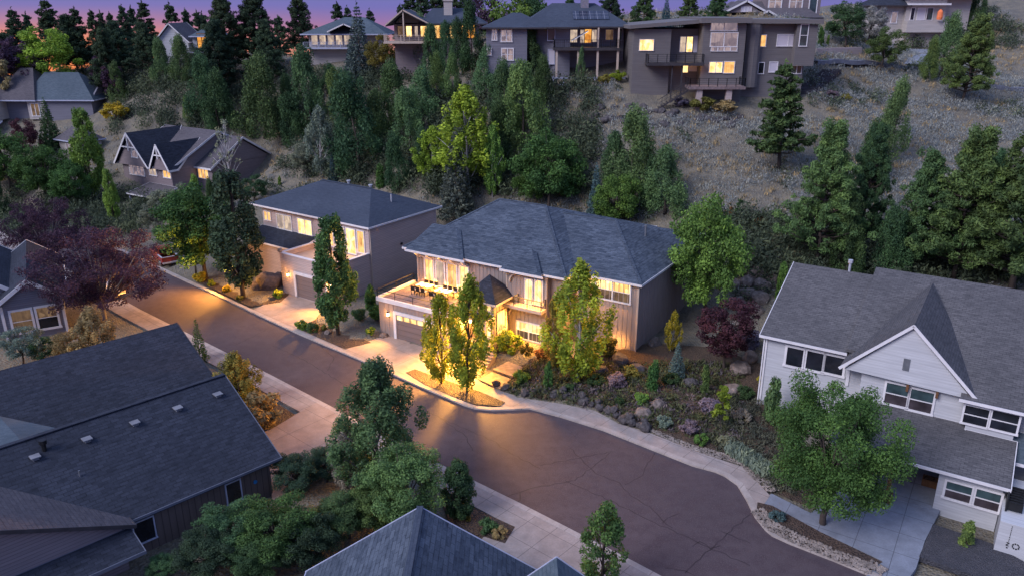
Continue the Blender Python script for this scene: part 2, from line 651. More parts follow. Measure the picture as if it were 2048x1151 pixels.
    def lamp(s, ax, val, t, z, watts, col=WARM, size=.22):
        """wall lantern: back plate, hood, lit glass and its own light"""
        b = MB()
        s.pbox(b, ax, val, t - .07, t + .07, z - .22, z + .2, -.005, .03)
        s.pbox(b, ax, val, t - .13, t + .13, z + .17, z + .22, .03, .28)
        s.pbox(b, ax, val, t - .11, t + .11, z - .2, z - .16, .03, .25)
        l = s.part('wall_lamp', b, 'metal_dark')
        g = MB()
        s.pbox(g, ax, val, t - .09, t + .09, z - .16, z + .17, .05, .22)
        s.part('lamp_glass', g, 'lamp_glass', l)
        lp = s.P(ax, val, t, z, .45)
        nrm = {'b': -s.w, 'B': s.w, 'a': s.u, 'A': -s.u}[ax]
        light(s.world(lp[0], lp[1], lp[2]), watts * .06, col, size)
        return light(s.world(lp[0], lp[1], lp[2]), watts * 2.4, col, size, (nrm[0], nrm[1], -.36), 120, 1.0)
    def area(s, ax, val, t0, t1, z0, z1, watts, col=WARM, off=.25):
        """the light a lit window throws outside"""
        ld = bpy.data.lights.new('window_light', 'AREA')
        ld.shape = 'RECTANGLE'
        ld.size, ld.size_y = abs(t1 - t0), abs(z1 - z0)
        ld.energy = watts * 2.2
        ld.color = col
        o = bpy.data.objects.new('window_light', ld)
        COL.objects.link(o)
        p = s.P(ax, val, (t0 + t1) / 2, (z0 + z1) / 2, off)
        o.location = s.world(p[0], p[1], p[2])
        nrm = {'b': -s.w, 'B': s.w, 'a': s.u, 'A': -s.u}[ax]
        o.rotation_euler = Vector((nrm[0], nrm[1], -.25)).to_track_quat('-Z', 'Y').to_euler()
        return o

def light(loc, watts, col=WARM, size=.2, aim=None, cone=140, blend=.7):
    ld = bpy.data.lights.new('lamp_light', 'SPOT' if aim is not None else 'POINT')
    if aim is not None:
        ld.spot_size = math.radians(cone)
        ld.spot_blend = blend
    ld.energy = watts
    ld.color = col
    ld.shadow_soft_size = size
    o = bpy.data.objects.new('lamp_light', ld)
    COL.objects.link(o)
    o.location = tuple(loc)
    if aim is not None:
        o.rotation_euler = Vector(tuple(map(float, aim))).to_track_quat('-Z', 'Y').to_euler()
    return o
# ------------------------------------------------------------------ terrain
CTRL = [(-60, 60, .05), (-40, 80, .1), (-30, 62, 0), (-24, 45, 0), (0, 22, 0), (20, 20, 0), (45, 20, 0), (-45, 35, 0), (-70, 20, 0), (0, -30, 0), (-80, -30, 0), (80, -30, 0),
        (-60, 100, .4), (-48, 118, 1.0), (-40, 128, 1.6), (-70, 125, 2), (9.8, 62.8, .8), (11.5, 64.2, 1.0), (0, 70, .9), (-12, 72, .4), (21, 80, 2.4), (12, 88, 2.8), (1, 94, 2.4),
        (-15.4, 81, .5), (-24, 88, .5), (-33, 94, .5), (-9, 92, 1.2), (-26, 106, 2.0), (-20, 102, 2.0), (18, 53, .4), (13, 56, .5), (30, 46, -.2), (26, 40, -.3), (29, 70, 2.6), (40, 66, 2.8), (60, 50, 3), (90, 40, 4),
        (24, 60, 1.4), (17, 62, 1.2), (5, 60, .5), (12, 54, .3), (-6, 64, .2)]
PXC = [(1390, 212, 108), (1270, 170, 111), (1335, 200, 109), (1600, 190, 112), (1110, 165, 115), (1000, 150, 118), (850, 165, 132), (650, 135, 148), (380, 112, 165), (200, 150, 165), (60, 190, 160), (300, 190, 148), (340, 262, 138),
       (1450, 300, 98), (1450, 400, 89), (1300, 262, 102), (1750, 180, 116), (1900, 160, 125), (2048, 178, 123), (1750, 262, 104), (1900, 232, 110), (2048, 262, 104), (1850, 400, 88), (1650, 530, 76), (2048, 450, 82), (1500, 480, 80),
       (1160, 300, 102), (1000, 340, 104), (700, 340, 114), (560, 300, 124), (450, 250, 138), (1180, 420, 92), (900, 380, 102), (1640, 130, 121), (1720, 130, 124), (1800, 110, 146), (2000, 60, 150), (1700, 60, 140), (1500, 40, 138), (1250, 60, 135), (1000, 70, 140),
       (100, 268, 143), (10, 285, 143), (180, 235, 150), (-200, 200, 160), (2300, 150, 130), (2300, 300, 95)]
CTRL += [tuple(atY(*q)) for q in PXC]
CTRL += [(x, y, 17 + 2 * math.sin(x * .05)) for x, y in ((-150, 185), (-105, 185), (-60, 185), (-20, 182))] + [(30, 180, 27), (80, 178, 31), (130, 170, 30), (180, 120, 20), (200, 60, 9), (-190, 100, 6), (-190, 30, 1), (200, 0, 2)]
CP = np.array(CTRL)
def _k(d2):
    return .5 * d2 * np.log(d2 + 1e-9)
def _tps(P, lam=.6):
    n = len(P)
    X = P[:, :2] / 50
    K = _k(((X[:, None] - X[None]) ** 2).sum(-1)) + lam * .02 * np.eye(n)
    Q = np.hstack([np.ones((n, 1)), X])
    A = np.block([[K, Q], [Q.T, np.zeros((3, 3))]])
    return np.linalg.solve(A, np.concatenate([P[:, 2], np.zeros(3)]))
CW = _tps(CP)
# the street: road frame, near and far kerb
N0, T0 = np.array([.6580, .7530]), np.array([.7530, -.6580])
def xy(px, py, z=0.0):
    p = at(px, py, z)
    return (p[0], p[1])
FAR = [(-90, 0)] + [xy(*q) for q in [(390, 572), (600, 670), (761, 738), (850, 778), (930, 812), (950, 818), (985, 821), (1025, 820), (1060, 818), (1127, 836), (1206, 861), (1249, 878), (1385, 932), (1430, 944), (1450, 953), (1474, 970), (1492, 1000), (1509, 1034), (1530, 1060), (1544, 1072), (1579, 1088), (1669, 1123), (1732, 1149), (1830, 1195)]]
NEAR = [(-90, 0)] + [xy(*q) for q in [(280, 620), (541, 751), (658, 812), (850, 915), (1050, 1013), (1264, 1123), (1400, 1195)]]
d_ = np.array(FAR[1]) - np.array(FAR[2]); d_ /= np.linalg.norm(d_)
FAR[0] = tuple(np.array(FAR[1]) + d_ * 60)
NEAR[0] = tuple(np.array(NEAR[1]) + d_ * 60)
ROADPOLY = np.array(FAR + NEAR[::-1])
DRIVES = [[(500, 622), (588, 654), (628, 640), (668, 596), (600, 583), (560, 592)],
          [(684, 698), (762, 735), (900, 795), (945, 756), (905, 712), (872, 702), (775, 668), (740, 681)],
          [(700, 850), (640, 800), (530, 862), (540, 965), (545, 1000), (690, 930)],
          [(1010, 1030), (1100, 1085), (1180, 1140), (1150, 1160), (1050, 1140), (960, 1080)],
          [(1509, 1000), (1544, 986), (1622, 1025), (1700, 960), (1890, 1000), (1850, 1080), (1832, 1135), (1800, 1180), (1700, 1180), (1765, 1120), (1640, 1062)]]
WALKS = [[(505, 622), (745, 728), (770, 712), (700, 682), (660, 662), (585, 625), (560, 610)],
         [(762, 734), (815, 752), (905, 790), (945, 806), (1000, 812), (1060, 814), (1130, 832), (1206, 857), (1249, 874), (1385, 927), (1430, 939), (1450, 948), (1476, 965), (1512, 1030), (1540, 990), (1509, 955), (1489, 933), (1450, 921), (1292, 862), (1237, 846), (1190, 820), (1120, 806), (1045, 795), (990, 776), (950, 756), (880, 728), (800, 690)]]
FLATS = [np.array([xy(*p, .12) for p in q]) for q in DRIVES + WALKS + [[(950, 760), (984, 738), (985, 692), (1012, 700), (1052, 735), (1022, 760), (1000, 780)]]]
def sdist(P, poly):
    """signed distance (negative inside) of points to a polygon"""
    x, y = P[:, 0], P[:, 1]
    ins = np.zeros(len(P), bool)
    best = np.full(len(P), 1e9)
    n = len(poly)
    for i in range(n):
        a, b = poly[i], poly[(i + 1) % n]
        e = b - a
        t = np.clip(((x - a[0]) * e[0] + (y - a[1]) * e[1]) / (e @ e), 0, 1)
        best = np.minimum(best, np.hypot(x - a[0] - t * e[0], y - a[1] - t * e[1]))
        c = (a[1] > y) != (b[1] > y)
        with np.errstate(divide='ignore', invalid='ignore'):
            xi = (b[0] - a[0]) * (y - a[1]) / (b[1] - a[1]) + a[0]
        ins ^= c & (x < xi)
    return np.where(ins, -best, best)
def hnoise(x, y):
    return (np.sin(x * .31 + 1.3 * np.sin(y * .23)) + np.sin(y * .37 + 1.1 * np.sin(x * .29 + 2))) * .5
def ground(P):
    P = np.atleast_2d(np.asarray(P, float))[:, :2]
    out = np.zeros(len(P))
    for i in range(0, len(P), 20000):
        q = P[i:i + 20000]
        X = q / 50
        k = _k(((X[:, None] - CP[None, :, :2] / 50) ** 2).sum(-1))
        z = k @ CW[:len(CP)] + CW[len(CP)] + X @ CW[len(CP) + 1:]
        hill = np.clip((z - 2.2) / 4, 0, 1)
        z = z + hill * (hnoise(q[:, 0], q[:, 1]) * .45 + hnoise(q[:, 0] * 3.1, q[:, 1] * 2.9) * .18)
        # beyond the crest the land falls away
        far = np.clip((q[:, 1] - 178 - .06 * q[:, 0]) / 40, 0, 1)
        z = z * (1 - far) - 4 * far
        z = np.maximum(z, -.45)
        sd = sdist(q, ROADPOLY)
        m = np.clip((sd - .9) / 1.6, 0, 1)
        m = m * m * (3 - 2 * m)
        z = np.where(q[:, 1] < 75, np.maximum(z, -.45), z)
        z = -.10 * (1 - m) + np.maximum(z, -.35) * m
        near = (q[:, 0] > -70) & (q[:, 0] < 40) & (q[:, 1] < 100)
        for pl in FLATS:
            k = np.nonzero(near)[0]
            sd2 = sdist(q[k], pl)
            m2 = np.clip((sd2 - .35) / 4.0, 0, 1)
            z[k] = np.where(m2 >= 1, z[k], np.minimum(z[k], .02 + m2 * 4))
        out[i:i + 20000] = z
    return out
def hit(px, py, y0=24.0):
    """where the sight line through a pixel meets the land"""
    d = ray(px, py)
    Y = np.arange(y0, 240, .4)
    pts = np.outer(Y / d[1], d)
    g = ground(pts[:, :2])
    below = np.nonzero(pts[:, 2] + H <= g + .02)[0]
    i = below[0] if len(below) else len(Y) - 1
    p = pts[i]
    return np.array([p[0], p[1], g[i]])

def axis(segs):
    o = []
    for a, b, st in segs:
        o += list(np.arange(a, b, st))
    return np.array(o + [segs[-1][1]])
gx = axis([(-320, -120, 12), (-120, -60, 2.4), (-60, 60, 1.0), (60, 120, 2.4), (120, 320, 12)])
gy = axis([(-60, 16, 8), (16, 135, 1.0), (135, 240, 2.2), (240, 300, 12)])
XX, YY = np.meshgrid(gx, gy)
PP = np.stack([XX.ravel(), YY.ravel()], 1)
ZZ = ground(PP)
nx_, ny_ = len(gx), len(gy)
idx = np.arange(nx_ * ny_).reshape(ny_, nx_)
F_ = np.stack([idx[:-1, :-1], idx[:-1, 1:], idx[1:, 1:], idx[1:, :-1]], -1).reshape(-1, 4)
def fastmesh(name, V, F, m, attr=None, smooth=False):
    me = bpy.data.meshes.new(name)
    n, k = len(F), F.shape[1]
    me.vertices.add(len(V))
    me.vertices.foreach_set('co', np.ascontiguousarray(V, np.float32).ravel())
    me.loops.add(n * k)
    me.polygons.add(n)
    me.polygons.foreach_set('loop_start', np.arange(0, n * k, k, dtype=np.int32))
    me.polygons.foreach_set('loop_total', np.full(n, k, np.int32))
    me.loops.foreach_set('vertex_index', np.ascontiguousarray(F, np.int32).ravel())
    if smooth:
        me.polygons.foreach_set('use_smooth', np.ones(n, bool))
    if attr is not None:
        a = me.attributes.new('tint', 'FLOAT', 'FACE')
        a.data.foreach_set('value', np.ascontiguousarray(attr, np.float32))
    me.update(calc_edges=True)
    me.validate()
    if m:
        me.materials.append(MATS[m])
    return me
me = fastmesh('ground', np.column_stack([PP, ZZ]), F_, 'hill_ground', smooth=True)
gro = bpy.data.objects.new('ground', me)
COL.objects.link(gro)
tag(gro, kind='structure')

def struct(name, mb, m, parent=None):
    o = mb.build(name, m, parent)
    if not parent:
        tag(o, kind='structure')
    return o
def offset(pl, d):
    """polyline shifted d to its left"""
    P = [np.array(p[:2], float) for p in pl]
    o = []
    for i, p in enumerate(P):
        a = P[max(i - 1, 0)]
        b = P[min(i + 1, len(P) - 1)]
        t = (b - a) / np.linalg.norm(b - a)
        o.append(p + np.array([-t[1], t[0]]) * d)
    return o
def ribbon(mb, pl, d0, d1, z0, z1):
    A, B = offset(pl, d0), offset(pl, d1)
    for i in range(len(A) - 1):
        q = [A[i], A[i + 1], B[i + 1], B[i]]
        if d1 < d0:
            q = q[::-1]
        mb.poly([(p[0], p[1], z1) for p in q])
        for e0, e1 in ((A[i + 1], A[i]), (B[i], B[i + 1])):
            if d1 < d0:
                e0, e1 = e1, e0
            mb.poly([(e0[0], e0[1], z1), (e1[0], e1[1], z1), (e1[0], e1[1], z0), (e0[0], e0[1], z0)])
# ---- road, kerbs, pavements
rb = MB()
n_ = 60
rb.poly([(p[0], p[1], 0) for p in ROADPOLY[::-1]])
bm = bmesh.new()
for p in ROADPOLY:
    bm.verts.new((p[0], p[1], 0))
bm.faces.new(bm.verts)
bmesh.ops.triangulate(bm, faces=bm.faces[:])
for f in bm.faces:
    if f.normal.z < 0:
        f.normal_flip()
me = bpy.data.meshes.new('road')
bm.to_mesh(me)
bm.free()
me.materials.append(MATS['asphalt'])
road = bpy.data.objects.new('road', me)
COL.objects.link(road)
tag(road, kind='structure')
kb = MB()
ribbon(kb, FAR, 0, .42, -.15, .13)
ribbon(kb, NEAR, 0, -.42, -.15, .13)
struct('kerb', kb, 'kerb_stone')
def flat(name, pxs, z, m, zb=-.2, pix=True):
    p = [xy(q[0], q[1], z) if pix else q for q in pxs]
    mb = MB().prism(p, zb, z)
    o = struct(name, mb, m)
    return o
pb = MB()
ribbon(pb, NEAR, -.42, -2.15, -.2, .124)
struct('pavement', pb, 'concrete')
# far pavement: behind the planted verge, then against the kerb as far as the white house
pv = MB().prism([xy(*q, .12) for q in WALKS[1]], -.2, .12)
struct('pavement', pv, 'concrete')
flat('pavement', WALKS[0], .118, 'concrete')
flat('driveway', DRIVES[0], .128, 'concrete_drive')
flat('driveway', DRIVES[1], .132, 'concrete_drive')
flat('driveway', DRIVES[2], .128, 'concrete_drive')
flat('driveway', DRIVES[3], .14, 'concrete')
flat('driveway', DRIVES[4], .11, 'concrete_blue')
# planted verges
flat('planting_bed', [(594, 655), (690, 697), (742, 684), (690, 660), (630, 640)], .15, 'mulch')
flat('verge', [(812, 744), (830, 737), (900, 762), (960, 782), (1010, 803), (1000, 811), (945, 806), (905, 791), (850, 768)], .16, 'bark_chips')
flat('planting_bed', [(392, 560), (500, 612), (560, 604), (578, 588), (520, 560), (430, 548)], .15, 'bark_chips')
flat('planting_bed', [(1512, 1030), (1530, 1052), (1640, 1104), (1730, 1142), (1765, 1122), (1640, 1062), (1545, 1010), (1515, 1003)], .15, 'mulch')
flat('gravel_bed', [(1866, 1046), (1985, 1086), (2080, 1140), (2020, 1175), (1838, 1112)], .12, 'gravel_dark')
flat('planting_bed', [(545, 800), (590, 828), (540, 858), (505, 862), (500, 800)], .15, 'bark_chips')
flat('planting_bed', [(880, 985), (1030, 1052), (1010, 1085), (900, 1050)], .15, 'mulch')
# garden of the lit house: bark between house front and pavement
gb = [(1000, 776), (1045, 794), (1120, 804), (1190, 818), (1237, 843), (1292, 858), (1450, 917), (1489, 929), (1509, 953), (1545, 985), (1622, 1022), (1650, 960), (1560, 830), (1545, 740), (1420, 695), (1300, 690), (1180, 715), (1060, 720), (1010, 740)]
bb = [hit(*q) for q in gb]
gm = bmesh.new()
gv = [gm.verts.new((p[0], p[1], 0)) for p in bb]
gm.faces.new(gv)
bmesh.ops.triangulate(gm, faces=gm.faces[:])
bmesh.ops.subdivide_edges(gm, edges=gm.edges[:], cuts=7, use_grid_fill=True)
gz = ground([(v.co.x, v.co.y) for v in gm.verts])
for v, z in zip(gm.verts, gz):
    v.co.z = z + .1
for f in gm.faces:
    f.normal_update()
    if f.normal.z < 0:
        f.normal_flip()
me = bpy.data.meshes.new('planting_bed')
gm.to_mesh(me)
gm.free()
me.materials.append(MATS['bark_chips'])
o = bpy.data.objects.new('planting_bed', me)
COL.objects.link(o)
tag(o, kind='structure')
# cracks sealed in the asphalt, oil stain, yellow mark
CR = [[(1080, 930), (1225, 902), (1150, 960), (1065, 975), (1015, 992)], [(1140, 895), (1190, 945), (1240, 965), (1260, 990), (1300, 1012), (1325, 1040), (1345, 1055)],
      [(1130, 960), (1220, 1000), (1300, 1040), (1380, 1075), (1415, 1092), (1500, 1130)], [(1250, 968), (1285, 950), (1290, 935), (1310, 905)], [(1325, 1045), (1335, 1035), (1358, 1026)],
      [(1500, 1028), (1455, 1065), (1430, 1090), (1405, 1110), (1370, 1145)], [(1385, 1092), (1400, 1082), (1420, 1095), (1440, 1090)], [(985, 880), (1020, 905), (1080, 936)],
      [(545, 690), (610, 720), (700, 775)], [(560, 642), (530, 660), (470, 690)], [(800, 790), (880, 835), (985, 880)], [(1040, 985), (1040, 1000), (1018, 1010)], [(1440, 1060), (1500, 1085)], [(1330, 1135), (1370, 1140), (1390, 1150)], [(640, 690), (668, 715), (655, 740)], [(880, 835), (930, 870), (945, 900)]]
for c in CR:
    pts = []
    for a, b in zip(c, c[1:]):
        A, B = at(*a)[:2], at(*b)[:2]
        m = max(2, int(np.linalg.norm(B - A) / .35))
        for k in range(m):
            t = k / m
            j = np.array([math.sin(A[0] * 9 + k * 1.7), math.sin(B[1] * 7 + k * 2.3)]) * .07
            pts.append(A + (B - A) * t + j * (1 if 0 < k else 0))
    pts.append(at(*c[-1])[:2])
    cb = MB()
    L, R = offset(pts, .034), offset(pts, -.034)
    for i in range(len(L) - 1):
        cb.poly([(*R[i], .004), (*R[i + 1], .004), (*L[i + 1], .004), (*L[i], .004)])
    struct('sealed_crack', cb, 'crack_seal', road)
# lane and driveway up on the hill
def drape(name, pxs, w, m, dz=.12):
    P = [hit(*q)[:2] for q in pxs]
    pts = []
    for a, b in zip(P, P[1:]):
        k = max(2, int(np.linalg.norm(b - a) / 1.5))
        pts += [a + (b - a) * i / k for i in range(k)]
    pts.append(P[-1])
    L, R = offset(pts, w / 2), offset(pts, -w / 2)
    g = ground(pts)
    mb = MB()
    for i in range(len(pts) - 1):
        z0, z1 = g[i] + dz, g[i + 1] + dz
        mb.poly([(*R[i], z0), (*R[i + 1], z1), (*L[i + 1], z1), (*L[i], z0)])
        mb.poly([(*R[i], z0 - .6), (*R[i + 1], z1 - .6), (*R[i + 1], z1), (*R[i], z0)])
    return struct(name, mb, m)
drape('lane', [(1620, 122), (1700, 124), (1760, 128), (1850, 138), (1950, 160), (2060, 176)], 3.4, 'lane_paving', .1)
drape('driveway', [(1835, 102), (1825, 118), (1815, 132)], 6.0, 'concrete_blue', .2)
# ------------------------------------------------------------------ trees and plants
def leaves(clumps, n, size, rng, up=.25, elong=1.5, inner=.35, flat=.0):
    """many small leaf faces spread through a set of ellipsoid clumps (centre, radii, weight)"""
    C = np.array([c[0] for c in clumps])
    R = np.array([c[1] for c in clumps])
    Wt = np.array([r[0] * r[1] + r[0] * r[2] for r in R]) + 1e-9
    k = rng.choice(len(C), n, p=Wt / Wt.sum())
    d = rng.normal(size=(n, 3))
    d /= np.linalg.norm(d, axis=1)[:, None]
    rad = inner + (1 - inner) * rng.random(n) ** .6
    p = C[k] + d * R[k] * rad[:, None]
    nn = d * .7 + rng.normal(size=(n, 3)) * .55 + np.array([0, 0, up])
    nn /= np.linalg.norm(nn, axis=1)[:, None]
    t = np.cross(nn, rng.normal(size=(n, 3)))
    t /= np.linalg.norm(t, axis=1)[:, None] + 1e-9
    if flat:
        t[:, 2] += flat
        t /= np.linalg.norm(t, axis=1)[:, None]
    b = np.cross(nn, t)
    s = size * (.55 + .9 * rng.random(n))[:, None]
    t = t * s * elong * .5
    b = b * s * .5
    V = np.stack([p - t, p + b * .8 - t * .1, p + t, p - b * .8 - t * .1], 1).reshape(-1, 3)
    F = np.arange(n * 4).reshape(-1, 4)
    tint = .5 + rng.normal(size=len(C))[k] * .16 + rng.normal(size=n) * .17
    return V, F, np.clip(tint, 0, 1)
def limb_tube(V, F, pts, rad, n=6):
    mb = MB().tube(pts, rad, n)
    o = len(V)
    V += mb.v
    F += [tuple(i + o for i in f) for f in mb.f]

def crown_clumps(kind, rng, w):
    """clumps of a crown of height 1, half width w; also limb ends"""
    cl, limbs = [], []
    def add(x, y, z, r, fx=1., fz=1.):
        cl.append(((x, y, z), (r * fx, r * fx, r * fz)))
    U = rng.random
    if kind == 'juniper':
        lean = rng.normal(size=2) * .07
        for i in range(80):
            h = .05 + .93 * U() ** .85
            r = w * min(1, (h + .12) * 3.2) * (1.01 - h) ** .75 * (.75 + .45 * U()) * 1.1
            a = U() * 6.28
            add(math.cos(a) * r * .84 + lean[0] * h, math.sin(a) * r * .84 + lean[1] * h, h, w * (.11 + .2 * U()), 1, 2.1)
        for i in range(7):
            add(rng.normal() * w * .2, rng.normal() * w * .2, .92 + .06 * U(), w * .12, 1, 2.4)
    elif kind == 'pine':
        for i in range(24):
            h = .2 + .77 * (i / 24)
            R = w * (1.02 - (h - .2) / .8) ** .8 * (.55 + .6 * U()) + .012
            a0 = U() * 6.28
            for j in range(5):
                if U() < .2: continue
                a = a0 + j * 1.257 + rng.normal() * .3
                r = R * (.6 + .55 * U())
                z = h + .012 * rng.normal() + r * .12
                if i % 2 == 0:
                    limbs.append(((0, 0, h - .02), (math.cos(a) * r, math.sin(a) * r, z)))
                q = w * (.09 + .1 * U()) * (1.25 - .6 * h)
                add(math.cos(a) * r, math.sin(a) * r, z + .008, q * 1.2, 1, .6)
                add(math.cos(a + .2) * r * .58, math.sin(a + .2) * r * .58, z + .004, q * 1.15, 1, .6)
        add(0, 0, .985, w * .05, 1, 3)
        add(0, 0, .94, w * .09, 1, 2)
    elif kind == 'bigpine':
        for i in range(19):
            h = .16 + .80 * (i / 19)
            R = w * min(1.0, ((1 - h) * 1.3) ** .85) * (.7 + .5 * U()) + .012
            a0 = U() * 6.28
            for j in range(7):
                a = a0 + j * .9 + rng.normal() * .25
                if U() < .14: continue
                for q in (1, .74, .5):
                    r = R * q * (.7 + .42 * U())
                    add(math.cos(a) * r, math.sin(a) * r, h + r * .25 + .015 * rng.normal(), w * (.085 + .075 * U()), 1, .75)
                limbs.append(((0, 0, h - .03), (math.cos(a) * R * .8, math.sin(a) * R * .8, h + R * .2)))
        for i in range(8):
            add(rng.normal() * w * .16, rng.normal() * w * .16, .93 + .06 * U(), w * .12, 1, 1.3)
    elif kind == 'spruce':
        for i in range(24):
            h = .05 + .91 * (i / 24)
            R = w * (1 - h) ** .92 * (.88 + .2 * U()) + .006
            m = max(4, int(10 * (1 - h) + 3))
            a0 = U() * 6.28
            for j in range(m):
                a = a0 + 6.28 * j / m + rng.normal() * .12
                for q in (.95, .6):
                    r = R * q * (.85 + .25 * U())
                    add(math.cos(a) * r, math.sin(a) * r, h - r * .22, w * .15 * (1.05 - .6 * h), 1.15, .6)
        add(0, 0, .965, w * .06, 1, 4)
    elif kind in ('round', 'maple'):
        zc, rz = (.56, .43) if kind == 'maple' else (.58, .42)
        for i in range(120 if kind == 'maple' else 70):
            d = rng.normal(size=3)
            d /= np.linalg.norm(d)
            if d[2] < -.9: continue
            q = .5 + .5 * U()
            x, y, z = d[0] * w * q, d[1] * w * q, zc + d[2] * rz * q * (1 if d[2] > 0 else .92)
            add(x, y, z, w * (.13 + .14 * U()), 1, .85)
            if i % 6 == 0:
                limbs.append(((0, 0, .3), (x * .8, y * .8, z)))
    elif kind == 'column':
        for i in range(120):
            h = .14 + .84 * U()
            r = w * (math.sin(min(1., (h - .08) * 2.4) * PI / 2)) * (1.04 - h) ** .55 * (.7 + .35 * U()) * 1.1
            a = U() * 6.28
            add(math.cos(a) * r * .85, math.sin(a) * r * .85, h, w * (.11 + .13 * U()), 1, 1.25)
            if i % 9 == 0:
                limbs.append(((0, 0, max(.1, h - .25)), (math.cos(a) * r * .6, math.sin(a) * r * .6, h)))
        add(0, 0, .97, w * .1, 1, 2)
    elif kind == 'birch':
        for i in range(150):
            h = .12 + .86 * U() ** .9
            r = w * math.sin(min(1, (1.03 - h) * 1.5) * PI / 2) * min(1, (h - .02) * 3) * (.35 + .7 * U())
            a = U() * 6.28
            add(math.cos(a) * r * .9, math.sin(a) * r * .9, h, w * (.07 + .09 * U()), 1, 2.2)
            if i % 6 == 0:
                limbs.append(((0, 0, max(.1, h - .25)), (math.cos(a) * r * .85, math.sin(a) * r * .85, h)))
    elif kind == 'plum':
        for i in range(150):
            d = rng.normal(size=3)
            d /= np.linalg.norm(d)
            q = .4 + .62 * U()
            z = .58 + d[2] * .40 * q
            if z < .2: z = .14 + .25 * U()
            x, y = d[0] * w * q, d[1] * w * q
            add(x, y, z, w * (.09 + .1 * U()), 1, .7)
            if i % 4 == 0:
                limbs.append(((x * .15, y * .15, .26), (x * .95, y * .95, z + .03)))
    elif kind == 'shrub':
        for i in range(26):
            d = rng.normal(size=3)
            d /= np.linalg.norm(d)
            q = .5 + .4 * U()
            add(d[0] * w * q, d[1] * w * q, max(.12, .48 + d[2] * .42 * q), w * (.24 + .14 * U()), 1, .8)
    elif kind == 'upright':
        for i in range(34):
            h = .06 + .9 * U()
            r = w * min(1, (h + .25) * 2.5) * (1.02 - h) ** .4 * .7
            a = U() * 6.28
            add(math.cos(a) * r * .7, math.sin(a) * r * .7, h, w * (.25 + .15 * U()), 1, 1.5)
    elif kind == 'bare':
        for i in range(34):
            h = .38 + .6 * U()
            a = U() * 6.28
            r = w * (.25 + .6 * U()) * math.sin(min(1, (1.08 - h) * 2) * PI / 2)
            add(math.cos(a) * r, math.sin(a) * r, h, w * .1, 1, 1.6)
            limbs.append(((0, 0, h - .2 - .1 * U()), (math.cos(a) * r, math.sin(a) * r, h)))
    elif kind == 'sapling':
        for i in range(22):
            h = .3 + .65 * U()
            a = U() * 6.28
            r = w * (.3 + .7 * U()) * (1.15 - h)
            add(math.cos(a) * r, math.sin(a) * r, h, w * (.16 + .14 * U()), 1, .6)
            limbs.append(((0, 0, h - .12), (math.cos(a) * r, math.sin(a) * r, h)))
    return cl, limbs
SPEC = {  # leaves, leaf size (of height), half width, up, elong, long axis upright, trunk radius, clear stem
    'juniper': (13000, .0165, .31, .1, 1.8, 1.0, .022, .0),
    'pine': (11000, .016, .25, .4, 2.2, .3, .017, .12),
    'bigpine': (44000, .0095, .31, .3, 2.2, .4, .016, .05),
    'spruce': (7500, .018, .25, .2, 1.8, -.3, .014, .0),
    'round': (8000, .025, .38, .35, 1.4, 0, .022, .1),
    'maple': (20000, .0185, .41, .4, 1.35, 0, .024, .1),
    'column': (15000, .018, .28, .3, 1.4, .2, .02, .08),
    'birch': (11000, .018, .30, .2, 1.4, 0, .014, .05),
    'plum': (30000, .0135, .60, .3, 1.4, 0, .028, .05),
    'shrub': (2600, .065, .52, .3, 1.5, .2, .03, 0),
    'upright': (3000, .046, .3, .1, 1.8, .8, .03, 0),
    'bare': (700, .018, .26, .2, 1.4, 0, .011, .1),
    'sapling': (1300, .045, .3, .3, 1.5, 0, .014, .1),
}
PROTO = {}
def tube_mesh(name, V, F, m):
    me = bpy.data.meshes.new(name)
    me.from_pydata(V, [], F)
    me.materials.append(MATS[m])
    for p in me.polygons:
        p.use_smooth = True
    return me
def proto(kind, var, bark='bark', dens=1.0, leafk=1.0):
    key = (kind, var, bark, dens, leafk)
    if key in PROTO:
        return PROTO[key]
    rng = np.random.default_rng(sum(map(ord, kind)) * 31 + var * 7 + 3)
    n, ls, w, up, el, fl, tr, clear = SPEC[kind]
    cl, limbs = crown_clumps(kind, rng, w)
    V, F, t = leaves(cl, int(n * dens), ls * leafk, rng, up, el, .3, fl)
    crown = fastmesh('crown', V, F, 'foliage', t)
    TV, TF = [], []
    top = .93 if kind in ('pine', 'bigpine', 'spruce', 'column', 'birch', 'bare') else .6
    wob = rng.normal(size=(6, 2)) * .008
    pts = [(wob[i, 0] * (i > 0), wob[i, 1] * (i > 0), -.03 + (top + .03) * i / 5) for i in range(6)]
    limb_tube(TV, TF, pts, [tr * (1.15 if i == 0 else 1 - .82 * i / 5) for i in range(6)], 8)
    for a, b in limbs:
        A, B = np.array(a), np.array(b)
        M = (A + B) / 2 + np.array([0, 0, -.015])
        limb_tube(TV, TF, [A, M, B], [tr * .42, tr * .28, tr * .1], 5)
    trunk = tube_mesh('trunk', TV, TF, bark)
    PROTO[key] = (crown, trunk)
    return PROTO[key]
def put_tree(name, label, cat, group, kind, loc, h, wk=1.0, col=(.06, .1, .05), var=0, bark='bark', dens=1.0, leafk=1.0, rz=None, lean=(0, 0)):
    crown, trunk = proto(kind, var, bark, dens, leafk)
    r = empty(name, tuple(loc), (loc[0] * 7.3 + loc[1] * 3.1) % 6.28 if rz is None else rz)
    r.rotation_euler.x, r.rotation_euler.y = lean
    r.scale = (h * wk, h * wk, h)
    tag(r, label, cat, group)
    parts = [('crown', crown), ('trunk', trunk)] if kind not in ('shrub', 'upright') else [('foliage', crown), ('stem', trunk)]
    for nm, m in parts:
        o = bpy.data.objects.new(nm, m)
        COL.objects.link(o)
        o.parent = r
        if m is crown:
            o.color = tuple(col) + (1,)
    return r
